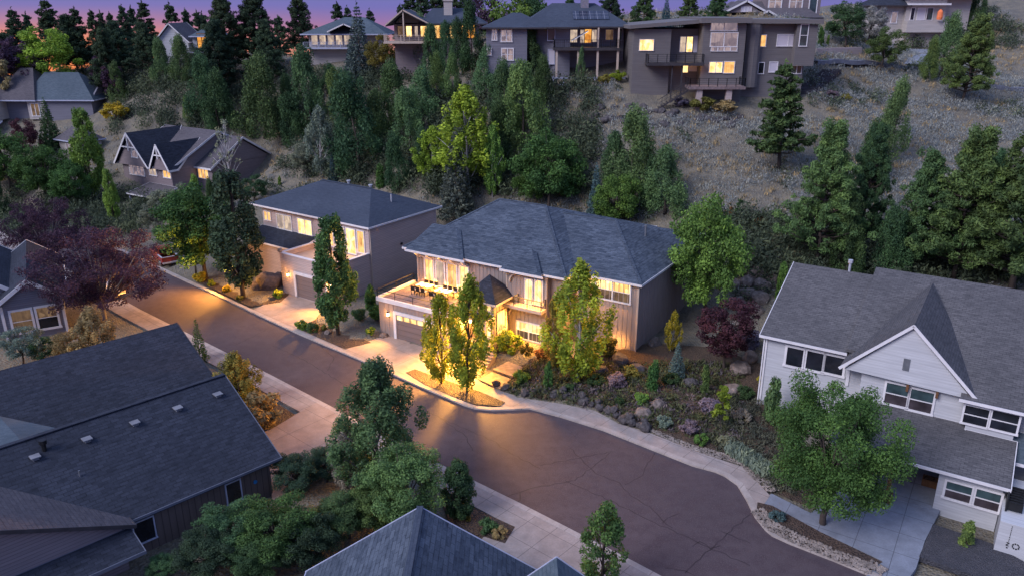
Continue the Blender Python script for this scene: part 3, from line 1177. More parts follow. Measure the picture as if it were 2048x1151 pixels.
GREEN = {'dark': (0.0675, 0.1286, 0.0553), 'jun': (0.1085, 0.1861, 0.0792), 'jung': (0.1435, 0.2255, 0.0751), 'blue': (0.1169, 0.1925, 0.2063), 'pine': (0.1015, 0.1667, 0.0614), 'sil': (0.24, 0.2776, 0.21), 'grey': (0.25, 0.245, 0.235), 'lime': (0.3105, 0.4379, 0.0538), 'green': (0.1313, 0.2647, 0.0546), 'leaf': (0.1575, 0.2744, 0.0614), 'oliv': (0.2, 0.1875, 0.05), 'yel': (0.425, 0.3375, 0.0375), 'plum': (0.075, 0.04, 0.07), 'wine': (0.085, 0.032, 0.045), 'navy': (0.05, 0.084, 0.0488), 'pear': (0.0875, 0.1667, 0.0519), 'ygr': (0.27, 0.336, 0.039), 'aut': (0.3, 0.125, 0.0375), 'tan': (0.325, 0.2375, 0.1125), 'deep': (0.0787, 0.1667, 0.0478), 'sage': (0.21, 0.2625, 0.21), 'lav': (0.2125, 0.175, 0.2375), 'fir': (0.145, 0.19, 0.185)}
def T(px, pb, ptop, kind, colr, label, group=None, wk=1.0, name=None, cat='tree', var=None, bark='bark', dens=1.0, leafk=1.0, Y=None, lean=(0, 0)):
    """a plant that stands where its foot is seen and reaches as high as its top is seen"""
    p = hit(px, pb) if Y is None else atY(px, pb, Y)
    if Y is not None:
        p[2] = ground([p[:2]])[0]
    d = ray(px, ptop)
    h = max(.3, H + d[2] / d[1] * p[1] - p[2])
    nm = name or {'juniper': 'juniper_tree', 'pine': 'pine_tree', 'bigpine': 'pine_tree', 'spruce': 'spruce_tree', 'round': 'deciduous_tree', 'maple': 'maple_tree', 'column': 'pear_tree', 'birch': 'birch_tree', 'plum': 'plum_tree', 'shrub': 'shrub', 'upright': 'upright_shrub', 'sapling': 'sapling', 'bare': 'bare_birch'}[kind]
    v = var if var is not None else int(px * 7 + pb * 3) % 3
    p[2] -= .05
    q = random.Random(int(px * 131 + pb * 17 + ptop))
    c = GREEN[colr]
    j, w2 = q.uniform(.78, 1.25), q.uniform(-.12, .12)
    c = (c[0] * j * (1 + w2), c[1] * j, c[2] * j * (1 - w2))
    if kind in ('juniper', 'pine', 'bigpine', 'birch', 'round'):
        lean = (q.uniform(-.06, .06), q.uniform(-.06, .06))
        wk *= q.uniform(.9, 1.15)
    return put_tree(nm, label, cat, group, kind, p, h, wk, c, v, bark, dens, leafk, None, lean)
def scatter(name, pts, size, col, n, seed, up=.2, upright=1.2, squat=.6, lk=.42):
    """ground cover nobody could count: leaf tufts on the land, one object"""
    rng = np.random.default_rng(seed)
    z = ground(pts)
    cl = []
    for (x, y), zz in zip(pts, z):
        s = size * (.5 + rng.random())
        cl.append(((x, y, zz + s * squat * .45), (s, s, s * squat)))
    V, F, t = leaves(cl, n, size * lk, rng, up, 2.4, .2, upright)
    o = bpy.data.objects.new(name, fastmesh(name, V, F, 'foliage', t))
    COL.objects.link(o)
    o.color = tuple(col) + (1,)
    tag(o, kind='stuff')
    return o
# ------------------------------------------------------------------ the lit house in the middle
def railing(h, name, pts, z0, z1, m='metal_dark', step=1.2, bars=3, post=.05, infill=None, parent=None):
    mb = MB()
    for a, b in zip(pts, pts[1:]):
        A, B = Vector((a[0], a[1], 0)), Vector((b[0], b[1], 0))
        n = max(1, int(round((B - A).length / step)))
        for k in range(n + 1):
            p = A.lerp(B, k / n)
            mb.box(p.x - post / 2, p.x + post / 2, p.y - post / 2, p.y + post / 2, z0, z1)
        for k in range(bars):
            z = z1 - k * (z1 - z0) / bars
            mb.bar((a[0], a[1], z), (b[0], b[1], z), .05 if k == 0 else .022)
        if infill:
            q = int((B - A).length / infill)
            for k in range(q):
                p = A.lerp(B, (k + .5) / q)
                mb.box(p.x - .012, p.x + .012, p.y - .012, p.y + .012, z0 + .08, z1 - .02)
    return h.part(name, mb, m, parent)
def garage_door(h, ax, val, t0, t1, z0, z1, m, lites=True, panes=6, trim='trim_white', pm='lit_bright'):
    d = MB()
    h.pbox(d, ax, val, t0, t1, z0, z1, -.01, .02)
    n = 4
    for k in range(1, n):
        h.pbox(d, ax, val, t0, t1, z0 + (z1 - z0) * k / n - .015, z0 + (z1 - z0) * k / n + .015, .02, .03)
    o = h.part('garage_door', d, m)
    f = MB()
    h.pbox(f, ax, val, t0 - .32, t0, z0, z1 + .3, 0, .14)
    h.pbox(f, ax, val, t1, t1 + .32, z0, z1 + .3, 0, .14)
    h.pbox(f, ax, val, t0, t1, z1, z1 + .3, 0, .137)
    h.part('door_trim', f, trim, o)
    if lites:
        w = (t1 - t0) / panes
        for k in range(panes):
            p = MB()
            h.pbox(p, ax, val, t0 + k * w + w * .1, t0 + (k + 1) * w - w * .1, z1 - .52, z1 - .1, .01, .035)
            h.part('pane', p, pm, o)
    return o

M = House('house', 'lit two storey house with blue hip roof and brown board siding, middle of the photo', (11.2, 64.2), 122)
w_ = MB()
w_.prism([(-6.8, .35), (-.4, .35), (-.4, 18.2), (-6.8, 18.2)], -.6, 7.25)
w_.prism([(-23.4, -1.5), (-12.4, -1.5), (-12.4, -2.15), (-8.2, -2.15), (-8.2, -1.45), (-6.79, -1.45), (-6.79, 18.1), (-23.4, 18.1)], -.6, 7.2)
M.battens(w_, 'b', .35, -6.7, -.45, .2, 7.2)
M.battens(w_, 'b', -2.15, -12.35, -8.25, .2, 7.2)
M.battens(w_, 'b', -1.5, -23.3, -12.5, 4.2, 7.2)
M.battens(w_, 'b', -1.45, -8.1, -6.85, .2, 7.2)
M.battens(w_, 'a', -.4, .4, 18.1, .2, 7.2)
M.part('wall', w_, 'siding_main')
for a, b in ((-.4, .35), (-8.2, -2.15), (-12.4, -2.15), (-6.79, -1.45), (-23.4, -1.5)):
    M.part('corner_board', MB().box(a - .09, a + .05, b - .05, b + .09, .1, 7.15), 'trim_tan')
# roofs: main hip, right wing, two shallow forward bays
M.roof(hip(-24.9, -6.35, -2.0, 19.0, 7.42, 10.85, 4.9, 8.1, 8.5), 'roof_blue', 'trim_white')
M.roof(hip(-15.5, 0, 0, 18.6, 7.40, 10.15, 2, 6.9, 9.3), 'roof_blue', 'trim_white')
def bay(a0, a1, b0, zt, run, hipw=.9):
    """forward bay of the roof: lies a hand above the main slope and ends in a small hip on its right"""
    zb = 7.46
    sl = (10.85 - 7.42) / 10.5
    zt = zb + sl * run
    M.roof([[(a0, b0, zb), (a1 - hipw, b0, zb + .06), (a1 - .25 - run * .85, b0 + run, zt + .1), (a0, b0 + run, zt + .1)],
            [(a1 - hipw, b0, zb + .06), (a1, b0, zb - .02), (a1 + .1 - run * .8, b0 + run, zt - .1), (a1 - .25 - run * .85, b0 + run, zt + .1)]], 'roof_blue', None, .16)
    f = MB().box(a0 - .05, a1 + .05, b0 - .06, b0 - .005, zb - .2, zb + .02)
    M.part('fascia', f, 'trim_white')
bay(-24.1, -17.0, -2.55, 8, 4.6, .5)
bay(-12.8, -8.3, -2.75, 8, 3.4, .45)
rc = MB()
for p_, q_ in (((-20.0, 8.5, 10.87), (-14.45, 8.5, 10.87)), ((-24.85, -1.95, 7.46), (-20.0, 8.5, 10.87)), ((-6.4, -1.95, 7.46), (-14.45, 8.5, 10.87)), ((-13.4, 9.3, 10.17), (-6.9, 9.3, 10.17)), ((-.05, .05, 7.44), (-6.9, 9.3, 10.17))):
    rc.bar(p_, q_, .26, .05)
M.part('ridge_cap', rc, 'roof_blue')
M.part('downpipe', MB().bar((-.3, .24, .9), (-.3, .24, 7.2), .08), 'trim_tan')
vp = MB().tube([(-3.4, 8.6, 9.2), (-3.4, 8.6, 10.25)], .09).box(-3.52, -3.28, 8.48, 8.72, 10.2, 10.32)
M.part('vent_pipe', vp, 'metal_grey')
# garage block with roof deck
gm_ = MB().prism([(-23.8, -7.2), (-15.0, -7.2), (-15.0, -1.55), (-23.8, -1.55)], -.4, 3.75)
M.battens(gm_, 'b', -7.2, -23.7, -22.05, .3, 3.75)
M.battens(gm_, 'b', -7.2, -22.0, -15.1, 3.0, 3.75)
M.battens(gm_, 'A', -23.8, -7.1, -1.6, .3, 3.75)
M.part('garage_wall', gm_, 'siding_main')
dk = MB().box(-23.7, -15.05, -7.1, -1.56, 3.74, 3.80)
for k in range(18):
    dk.box(-23.68, -15.06, -7.08 + k * .305, -6.84 + k * .305, 3.80, 3.815)
M.part('deck_floor', dk, 'deck_wood')
pr = MB().box(-23.95, -15.0, -7.38, -7.16, 3.62, 4.02).box(-23.98, -23.76, -7.16, -1.56, 3.62, 4.0)
M.part('parapet', pr, 'trim_white')
railing(M, 'railing', [(-23.85, -1.7), (-23.85, -7.27), (-15.2, -7.27)], 4.0, 4.75, 'metal_dark', 2.4, 2, .04)
garage_door(M, 'b', -7.2, -21.65, -16.7, .12, 2.62, 'garage_panel', True, 6)
# doors and windows of the deck room
for i, (x0, y0, x1, y1, m) in enumerate([(851, 518, 868, 566, 'lit_bright'), (873, 522, 889.5, 570, 'lit_pale'), (896, 527, 914, 575, 'lit_warm'), (920, 532, 937, 578, 'lit_bright')]):
    ta, za = M.on('b', -1.5, x0, y0)
    tb, zb = M.on('b', -1.5, x1, y1)
    M.window('b', -1.5, (ta, 3.95, tb, 6.45), m, 1, 1, .16, pix=False, name='glass_door')
br = MB()
for k in range(5):
    t = -23.0 + k * 1.42
    br.bar((t, -1.55, 6.55), (t, -2.5, 7.2), .11, .14)
    br.bar((t, -1.55, 7.12), (t, -2.55, 7.16), .1, .12)
M.part('roof_bracket', br, 'trim_white')
hd = MB().box(-23.2, -17.2, -1.68, -1.5, 6.62, 6.8)
M.part('door_header', hd, 'trim_white')
# right wing windows
M.window('b', .35, (1159, 549, 1259, 606), None, 3, 2, .14, ms=['lit_dim', 'lit_bright'])
# french balcony bay with two arched lights over a pair of sashes
for x0, x1 in ((1051.5, 1064.5), (1070.5, 1085)):
    M.window('b', -2.15, (x0, 557 + (x0 - 1051) * .12, x1, 608 + (x0 - 1051) * .12), 'lit_bright', 1, 1, .09, arch=True, name='glass_door')
M.window('b', -2.15, (1035, 641, 1081, 684), None, 2, 2, .13, ms=['lit_dim', 'lit_bright'])
bl = MB().box(-12.2, -8.15, -3.15, -2.18, 4.0, 4.3)
M.part('balcony', bl, 'trim_tan')
railing(M, 'balcony_railing', [(-11.1, -2.25), (-11.1, -3.1), (-8.2, -3.1), (-8.2, -2.25)], 4.3, 5.2, 'metal_dark', 1.4, 2, .04, .16)
ab = MB()
for zc, t in ((6.2, -12.05), (3.0, -12.05)):
    r = .95
    for k in range(7):
        a0, a1 = PI / 2 * k / 7, PI / 2 * (k + 1) / 7
        ab.bar((t + r - r * math.cos(a0) , -2.3, zc + r * math.sin(a0)), (t + r - r * math.cos(a1), -2.3, zc + r * math.sin(a1)), .14, .14, (0, 1, 0))
M.part('arched_bracket', ab, 'trim_tan')
# entrance tower
tw = MB().prism([(-15.2, -4.7), (-12.25, -4.7), (-12.25, -1.55), (-15.2, -1.55)], .2, 4.75)
M.battens(tw, 'a', -12.25, -4.6, -2.3, 1.0, 4.7)
M.part('tower_wall', tw, 'siding_main')
M.roof(hip(-15.55, -11.75, -5.1, -1.3, 4.82, 6.9, 1.9, 1.9), 'roof_dark', 'trim_tan', .16, 'tower_roof')
M.window('b', -4.7, (-14.95, 4.0, -12.5, 4.55), 'lit_bright', 3, 1, .1, pix=False, frame='trim_tan')
M.window('a', -12.25, (-4.1, 1.75, -2.75, 3.6), 'lit_warm', 1, 1, .12, pix=False, frame='trim_tan')
cn = MB().box(-15.4, -12.1, -6.2, -4.71, 3.35, 3.55)
M.part('canopy', cn, 'trim_tan')
ct = MB().box(-15.36, -12.14, -6.16, -4.72, 3.55, 3.58)
M.part('canopy_roof', ct, 'roof_dark')
ps = MB()
for t in (-12.3, -15.2):
    ps.box(t - .13, t + .13, -6.1, -5.84, .9, 3.35)
M.part('porch_post', ps, 'trim_tan')
dm = MB().box(-14.35, -13.25, -4.76, -4.69, 1.05, 3.1)
do = M.part('front_door', dm, 'wood_brown')
gm2 = MB().box(-14.15, -13.45, -4.79, -4.765, 1.5, 2.95)
M.part('pane', gm2, 'lit_bright', do)
hb = MB().bar((-13.38, -4.82, 1.95), (-13.38, -4.82, 2.2), .04)
M.part('handle', hb, 'metal_grey', do)
M.window('b', -4.7, (-13.05, 1.4, -12.6, 3.05), 'lit_bright', 1, 1, .06, pix=False, name='side_light')
po = MB().box(-15.4, -11.9, -6.4, -4.72, .1, 1.0)
M.part('porch_floor', po, 'concrete')
for k in range(5):
    st = MB().box(-13.0 + k * .05, -10.9 + k * .05, -6.42 - .36 * (k + 1), -6.42 - .36 * k, -.2, .86 - .15 * k)
    M.part('step', st, 'stone_warm')
M.lamp('b', -7.2, -22.6, 2.45, 600)
M.lamp('b', -7.2, -16.1, 2.45, 700)
M.lamp('b', -4.7, -14.75, 2.6, 500)
light(M.world(-13.7, -5.6, 3.1), 300, WARM, .15)
light(M.world(-13.7, -6.2, 3.15), 22000, WARM, .55, (-M.w[0] + .25 * M.u[0], -M.w[1] + .25 * M.u[1], -.17), 112, 1.0)
cl = MB().tube([(-13.7, -5.5, 3.35), (-13.7, -5.5, 3.27)], .17, 12)
M.part('ceiling_lamp', cl, 'lamp_glass')
M.area('b', -1.5, -23, -17.2, 4, 6.4, 700)
M.area('b', .35, -5.6, -1, 4.6, 6.6, 350)
M.area('b', -2.15, -12, -8.4, 1.7, 3.4, 260)
M.area('b', -2.15, -11, -8.4, 4.4, 6.6, 120)

# ------------------------------------------------------------------ taupe neighbour on the left with roof terrace over its garage
N = House('house', 'taupe house with navy hip roof and a walled terrace over its garage', (-15.35, 81.47), 125)
w_ = MB().prism([(-18.6, .7), (-9, .7), (-9, .35), (-.4, .35), (-.4, 11.6), (-18.6, 11.6)], -.6, 7.62)
N.part('wall', w_, 'siding_taupe')
N.roof(hip(-20.0, 0, 0, 12.2, 7.8, 10.4, 6.6, 5.2, 5.9), 'roof_navy', 'trim_white')
rd = MB().bar((-13.4, 5.9, 10.42), (-5.2, 5.9, 10.42), .3, .06)
N.part('ridge_cap', rd, 'roof_navy')
gw = MB().prism([(-8.8, -5.0), (-.45, -5.0), (-.45, .34), (-8.8, .34)], -.4, 4.1)
N.part('garage_wall', gw, 'siding_taupe')
pw = MB().box(-8.8, -.45, -5.0, -4.78, 4.1, 4.75).box(-8.8, -8.58, -4.78, .3, 4.1, 4.75).box(-.68, -.45, -4.78, .3, 4.1, 4.75)
N.part('parapet', pw, 'siding_taupe')
pc = MB().box(-8.88, -.38, -5.08, -4.7, 4.75, 4.83).box(-8.88, -8.5, -4.7, .3, 4.75, 4.83).box(-.75, -.38, -4.7, .3, 4.75, 4.83)
N.part('coping', pc, 'trim_white')
tf = MB().box(-8.58, -.68, -4.78, .34, 4.08, 4.14)
N.part('terrace_floor', tf, 'trim_tan')
for t0, t1, z0, z1, m, nx, nz in [(-18.2, -17.1, 5.9, 6.9, 'lit_warm', 2, 1), (-15.9, -13.4, 5.2, 6.9, 'lit_pale', 2, 1), (-12.2, -9.9, 5.2, 6.9, 'lit_bright', 2, 1)]:
    N.window('b', .7, (t0, z0, t1, z1), m, nx, nz, .11, pix=False)
for t0, t1, m in [(-7.4, -6.0, 'lit_warm'), (-5.6, -4.2, 'lit_bright'), (-3.8, -2.5, 'lit_bright'), (-2.1, -1.15, 'lit_warm')]:
    N.window('b', .35, (t0, 4.35 if m != 'lit_warm' else 4.7, t1, 7.1), m, 1, 1, .13, pix=False, name='glass_door')
N.roof([[(-18.8, -2.6, 4.35), (-8.9, -2.6, 4.35), (-8.9, .68, 5.15), (-18.8, .68, 5.15)]], 'roof_dark', 'trim_white', .18, 'lower_roof')
lw = MB().prism([(-18.4, -2.1), (-8.9, -2.1), (-8.9, .69), (-18.4, .69)], -.4, 4.2)
N.part('lower_wall', lw, 'siding_taupe')
garage_door(N, 'b', -5.0, -6.4, -1.7, .2, 2.75, 'garage_panel', False)
N.lamp('b', -5.0, -7.6, 2.5, 500)
N.lamp('b', -5.0, -1.0, 2.5, 900)
sg = MB().box(-.36, -.3, 5.2, 5.5, 4.6, 4.85)
N.part('wall_vent', sg, 'metal_dark')
dp = MB().bar((-.3, .45, .2), (-.3, .45, 7.5), .08)
N.part('downpipe', dp, 'trim_tan')
cap = MB().tube([(-8.7, -5.0, 4.8), (-8.7, -5.0, 5.0), (-8.7, -5.0, 5.25)], [.12, .3, .2], 10)
N.part('urn', cap, 'stone_warm')
for t, b_, z in ((-9.5, 6.5, 10.3), (-6.0, 6.6, 10.2)):
    vp = MB().tube([(t, b_, z - .2), (t, b_, z + .35)], .16, 8).tube([(t, b_, z + .3), (t, b_, z + .42)], .26, 8)
    N.part('roof_vent', vp, 'metal_light')
vp = MB().tube([(-2.6, 6.4, 9.0), (-2.6, 6.4, 9.95)], .08)
N.part('vent_pipe', vp, 'metal_light')
N.area('b', .35, -7.4, -1.2, 4.5, 7, 60)

# ------------------------------------------------------------------ white house on the right
R = House('house', 'white lap sided house with grey shingle roof and a wide front gable', (18.82, 55.07), 123)
w_ = MB().prism([(.45, .45), (6.6, .45), (6.6, -.4), (7.6, -.4), (7.6, -1.4), (14.3, -1.4), (14.3, -2.0), (17.0, -2.0), (17.0, -.6), (31, -.6), (31, 17.5), (.45, 17.5)], -1.6, 5.98)
w_.prism([(.46, .46), (6.59, .46), (6.59, -.39), (14.2, -.39), (14.2, .3), (30.9, .3), (30.9, 17.4), (.46, 17.4)], 5.0, 6.4)
R.part('wall', w_, 'siding_white')
R.roof([[(0, 0, 6.65), (6.2, 0, 6.65), (6.2, 8.9, 10.0), (-.15, 8.9, 10.0)], [(-.15, 8.9, 10), (6.2, 8.9, 10), (6.2, 18, 6.65), (0, 18, 6.65)]], 'roof_grey', 'trim_white', keep=lambda a, b: a.x + b.x < 12)
R.roof([[(6.2, -.05, 7.02), (13.7, -.05, 7.02), (13.7, -2.45, 6.2), (33, -2.45, 6.2), (33, 9.9, 10.4), (6.0, 9.9, 10.4)], [(6.0, 9.9, 10.4), (33, 9.9, 10.4), (33, 19, 6.7), (6.0, 19, 6.7)]], 'roof_grey', 'trim_white', rakes=False, keep=lambda a, b: a.y < -1 and b.y < -1)
# front gable: ridge runs back into the main slope
gz = R.on('b', -2.05, 1832, 650)[1]
print('gz', gz)
R.roof([[(6.2, -2.05, 6.4), (10.3, -2.05, gz), (10.3, 8.0, gz), (6.2, .3, 6.4)][::1], [(10.3, -2.05, gz), (14.7, -2.05, 6.2), (14.7, .5, 6.2), (10.3, 8.0, gz)]], 'roof_grey', 'trim_white', .2, 'gable_roof', keep=lambda a, b: a.y < -2 and b.y < -2)
gwm = MB()
gwm.prism([(6.5, 6.25), (14.4, 6.05), (10.3, gz - .3)], 0, 1)
gv = [(p[0], -1.85 + .25 * p[2], p[1]) for p in gwm.v]
gwm.v = gv
R.part('gable_wall', gwm, 'siding_white')
lv = MB()
R.pbox(lv, 'b', -1.85, 10.05, 10.45, 7.1, 7.95, 0, .05)
R.part('louvre', lv, 'metal_grey')
R.part('corner_board', MB().box(.38, .52, .36, .5, -.5, 6.4), 'trim_white')
R.part('corner_board', MB().box(6.5, 6.7, -.5, -.3, 4.4, 6.3), 'trim_white')
dpm = MB().bar((.3, .32, .0), (.3, .32, 6.4), .09)
R.part('downpipe', dpm, 'trim_white')
for r_ in ((1576, 692, 1606, 735), (1613, 699, 1643, 742), (1653, 708, 1684, 750)):
    R.window('b', .45, r_, 'glass_dark', 1, 1, .17)
for r_ in ((1775, 763, 1812, 813), (1823, 775, 1861, 826)):
    R.window('b', -1.4, r_, None, 1, 2, .14, ms=['glass_lower', 'glass_teal'])
for r_ in ((1932, 808, 1972, 853), (1987, 818, 2031, 866)):
    R.window('b', -2.0, r_, None, 1, 2, .12, ms=['glass_dark', 'glass_dark'])
for t in (10.55, 12.35):
    bk = MB()
    R.pbox(bk, 'b', -1.4, t - .08, t + .08, 5.55, 6.1, .1, .35)
    R.part('timber_bracket', bk, 'wood_brown')
# porch roof over the ground floor
R.roof([[(7.0, -6.75, 3.08), (17.25, -6.75, 3.08), (17.25, -2.01, 3.95), (14.32, -2.01, 3.95), (14.32, -1.41, 4.05), (7.0, -1.41, 4.05)]], 'roof_grey', 'trim_white', .2, 'porch_roof')
lw = MB().prism([(13.5, -6.3), (16.95, -6.3), (16.95, -2.01), (13.5, -2.01)], -1.4, 2.9)
R.part('lower_wall', lw, 'siding_white')
for r_ in ((1895, 960, 1942, 1006), (1951, 974, 1995, 1022)):
    R.window('b', -6.3, r_, None, 1, 2, .14, ms=['glass_lower', 'glass_teal'])
R.window('b', -.4, (11.0, 1.6, 12.6, 2.5), 'glass_dark', 1, 1, .1, pix=False)
pp = MB().box(10.75, 11.0, -6.75, -6.5, -.3, 3.05)
R.part('porch_post', pp, 'wood_brown')
sl = MB().box(9.6, 13.48, -6.6, -.42, -.5, .13)
R.part('porch_floor', sl, 'concrete_blue')
vp = MB().tube([(4.2, 8.9, 9.9), (4.2, 8.9, 10.75)], .1).tube([(4.2, 8.9, 10.7), (4.2, 8.9, 10.95)], .19)
R.part('vent_pipe', vp, 'metal_light')
# lower wing on the far right with a stair landing and a painted emblem
lg = MB().prism([(17.0, -8.9), (24, -8.9), (24, -3.4), (17.0, -3.4)], -1.4, 2.1)
R.part('wing_wall', lg, 'siding_white')
R.roof([[(17.05, -3.4, 3.2), (24, -3.4, 3.2), (24, -1.0, 4.2), (17.05, -1.0, 4.2)]], 'roof_teal', 'trim_white', .15, 'wing_roof')
sr = MB()
for k in range(7):
    sr.box(17.2, 18.0, -7.6 + k * .3, -7.45 + k * .3, 2.2, 2.75)
sr.box(17.15, 17.24, -7.7, -5.4, 2.1, 2.95)
R.part('landing_railing', sr, 'metal_dark')
em = MB()
for k in range(8):
    a0, a1 = k * PI / 4, (k + .62) * PI / 4
    em.bar((18.0 + .17 * math.cos(a0), -8.93, .75 + .17 * math.sin(a0)), (18.0 + .17 * math.cos(a1), -8.93, .75 + .17 * math.sin(a1)), .05, .06, (0, 1, 0))
for k in range(9):
    em.box(17.6, 17.63, -8.94, -8.9, .95 + k * .12, 1.01 + k * .12)
em.bar((17.52, -8.93, .86), (17.66, -8.93, .86), .03).bar((17.66, -8.93, .86), (17.52, -8.93, .66), .03).bar((17.52, -8.93, .66), (17.66, -8.93, .66), .03)
em.box(17.56, 17.64, -8.94, -8.9, .48, .54)
R.part('painted_emblem', em, 'metal_dark')

# ------------------------------------------------------------------ bottom left: two long dark roofs
B = House('house', 'long low house with dark shingle roof and five roof vents, bottom left', (-14.88, 44.1), 45)
w_ = MB().prism([(-24, .5), (-.6, .5), (-.6, 13.4), (-24, 13.4)], -.5, 2.6)
w_.prism([(.5, 2.6), (13.4, 2.6), (6.95, 5.9)], -.9, -.6)
n8 = len(w_.v) - 6
w_.v[n8:] = [(p[2] , p[0], p[1]) for p in w_.v[n8:]]
B.part('wall', w_, 'siding_shed')
B.roof(hip(-24, 0, 0, 13.9, 2.75, 6.25), 'roof_dark', 'trim_slate', fh=.16)
rc = MB().bar((-24, 6.95, 6.28), (.02, 6.95, 6.28), .3, .07)
B.part('ridge_cap', rc, 'roof_dark')
def sl_b(b): return 2.75 + 3.5 * b / 6.95
for t, b_ in ((-1.2, 5.6), (-3.9, 5.6), (-6.6, 5.6), (-9.4, 5.6), (-12.2, 5.6)):
    z = sl_b(b_)
    v = MB().box(t - .16, t + .16, b_ - .18, b_ + .18, z - .05, z + .12).box(t - .26, t + .26, b_ - .3, b_ + .22, z + .12, z + .18)
    B.part('roof_vent', v, 'metal_vent')
v = MB().tube([(-11.6, 5.9, 5.6), (-11.6, 5.9, 6.2)], .13).tube([(-11.6, 5.9, 6.15), (-11.6, 5.9, 6.4)], .22)
B.part('flue', v, 'metal_dark')
v = MB().tube([(-10.6, 3.6, 4.4), (-10.6, 3.6, 4.95)], .05)
B.part('vent_pipe', v, 'metal_grey')
for t0, t1 in ((-3.6, -2.7), (-9.2, -8.1)):
    B.window('b', .5, (t0, .75, t1, 2.15), 'glass_dark', 1, 1, .08, 'trim_blue', pix=False)
pl = MB().tube([(-1.7, .47, 1.5), (-1.7, .42, 1.5)], .13, 10)
B.part('blue_plaque', pl, plain('plaque_blue', (.02, .2, .5), .5, .1))
# wing toward the camera with its own gable, and a cross wing behind
B.roof([[(-22.5, -.7, 2.85), (-16, -.7, 5.9), (-16, 8, 5.9), (-22.5, 5, 2.85)], [(-16, -.7, 5.9), (-9.4, -.7, 2.85), (-9.4, .3, 2.85), (-16, 8, 5.9)]], 'roof_mauve', 'trim_dark', .25, 'wing_roof')
gw = MB()
gw.prism([(-22, 2.7), (-9.9, 2.7), (-16, 5.6)], 0, .3)
gw.v = [(p[0], -.35 + p[2], p[1]) for p in gw.v]
gw.prism([(-22, -.35), (-10.0, -.35), (-10.0, .55), (-22, .55)], -.5, 2.7)
B.part('wing_wall', gw, 'siding_brown')
B.roof([[(-22, -2.3, 2.1), (-9.6, -2.3, 2.1), (-9.6, -.38, 2.62), (-22, -.38, 2.62)]], 'roof_dark', 'trim_slate', .16, 'skirt_roof')
B.roof([[(-17, 7, 5.9), (-12.3, 7.0, 5.9), (-9.6, 11, 4.3), (-12, 15, 4.6), (-17, 15, 4.6)]], 'roof_teal', None, .2, 'cross_roof')
A = House('house', 'dark shingled roof of the low house behind the vented roof, beside the street', (-14.88, 44.1), 45)
A.roof(hip(-24, 2.3, 14.4, 26.2, 2.75, 5.6), 'roof_dark', 'trim_dark')
w_ = MB().prism([(-24, 14.9), (1.7, 14.9), (1.7, 25.7), (-24, 25.7)], -.5, 2.62)
w_.prism([(14.9, 2.6), (25.7, 2.6), (20.3, 5.25)], 1.4, 1.7)
n8 = len(w_.v) - 6
w_.v[n8:] = [(p[2], p[0], p[1]) for p in w_.v[n8:]]
A.part('wall', w_, 'siding_shed')
gt = MB().bar((-10.5, 14.3, 2.62), (2.3, 14.3, 2.62), .14, .12)
A.part('gutter', gt, 'wood_brown')

# ------------------------------------------------------------------ bottom middle: roof close below the camera
C = House('house', 'steep blue grey gabled roof closest to the camera at the bottom', (-4.6, 33.4), 0)
C.roof(hip(-16, 0, -6.0, 6.0, 2.6, 6.5), 'roof_blue', 'trim_blue')
w_ = MB().prism([(-16, -5.5), (-.6, -5.5), (-.6, 5.5), (-16, 5.5)], -.5, 2.5)
C.part('wall', w_, 'siding_slate')
rc = MB().bar((-16, 0, 6.53), (.03, 0, 6.53), .32, .08)
C.part('ridge_cap', rc, 'roof_navy')
C.roof(hip(-16, -1.3, -9.6, -4.0, 2.2, 4.5), 'roof_teal', 'trim_blue', .2, 'side_roof')
w_ = MB().prism([(-16, -9.3), (-1.8, -9.3), (-1.8, -4.4), (-16, -4.4)], -.5, 2.1)
C.part('side_wall', w_, 'siding_slate')

# ------------------------------------------------------------------ left edge: gabled cottage with a double window
D = House('house', 'small slate cottage with white trimmed gable and paired sash windows, left edge', (-43.27, 71.55), 60)
D.roof(hip(-6.0, .25, -.3, 15, 3.8, 6.2, swap=False) if False else [[(-6.0, -.4, 3.75), (-2.9, -.4, 6.0), (-2.9, 15, 6.0), (-6.0, 15, 3.75)][::1], [(-2.9, -.4, 6.0), (.2, -.4, 3.75), (.2, 15, 3.75), (-2.9, 15, 6.0)]], 'roof_dark', 'trim_white', .22, fh=.34, fw=.08)
w_ = MB().prism([(-5.4, 0), (-.35, 0), (-.35, 14.5), (-5.4, 14.5)], -.6, 3.7)
w_.prism([(-5.4, 3.7), (-.35, 3.7), (-2.9, 5.6)], 0, .3)
n8 = len(w_.v) - 6
w_.v[n8:] = [(p[0], p[2], p[1]) for p in w_.v[n8:]]
D.part('wall', w_, 'siding_slate')
D.roof([[(-12.5, 1.6, 4.6), (-8.4, 1.6, 7.6), (-8.4, 16, 7.6), (-12.5, 16, 4.6)], [(-8.4, 1.6, 7.6), (-4.2, 1.6, 4.6), (-4.2, 16, 4.6), (-8.4, 16, 7.6)]], 'roof_dark', 'trim_white', .22, 'rear_roof', fh=.34, fw=.08)
w_ = MB().prism([(-12, 2.2), (-4.8, 2.2), (-4.8, 15), (-12, 15)], -.6, 4.5)
w_.prism([(-12, 4.5), (-4.8, 4.5), (-8.4, 7.1)], 2.2, 2.5)
n8 = len(w_.v) - 6
w_.v[n8:] = [(p[0], p[2], p[1]) for p in w_.v[n8:]]
D.part('rear_wall', w_, 'siding_slate')
for t0, t1, a, b in ((-4.7, -3.1, 'lit_dim', 'lit_dim'), (-2.6, -1.0, 'glass_dark', 'lit_dim')):
    D.window('b', 0, (t0, .85, t1, 2.95), None, 1, 2, .2, ms=[a, b], pix=False)
D.part('corner_board', MB().box(-.5, -.25, -.06, .2, -.4, 3.6), 'trim_white')
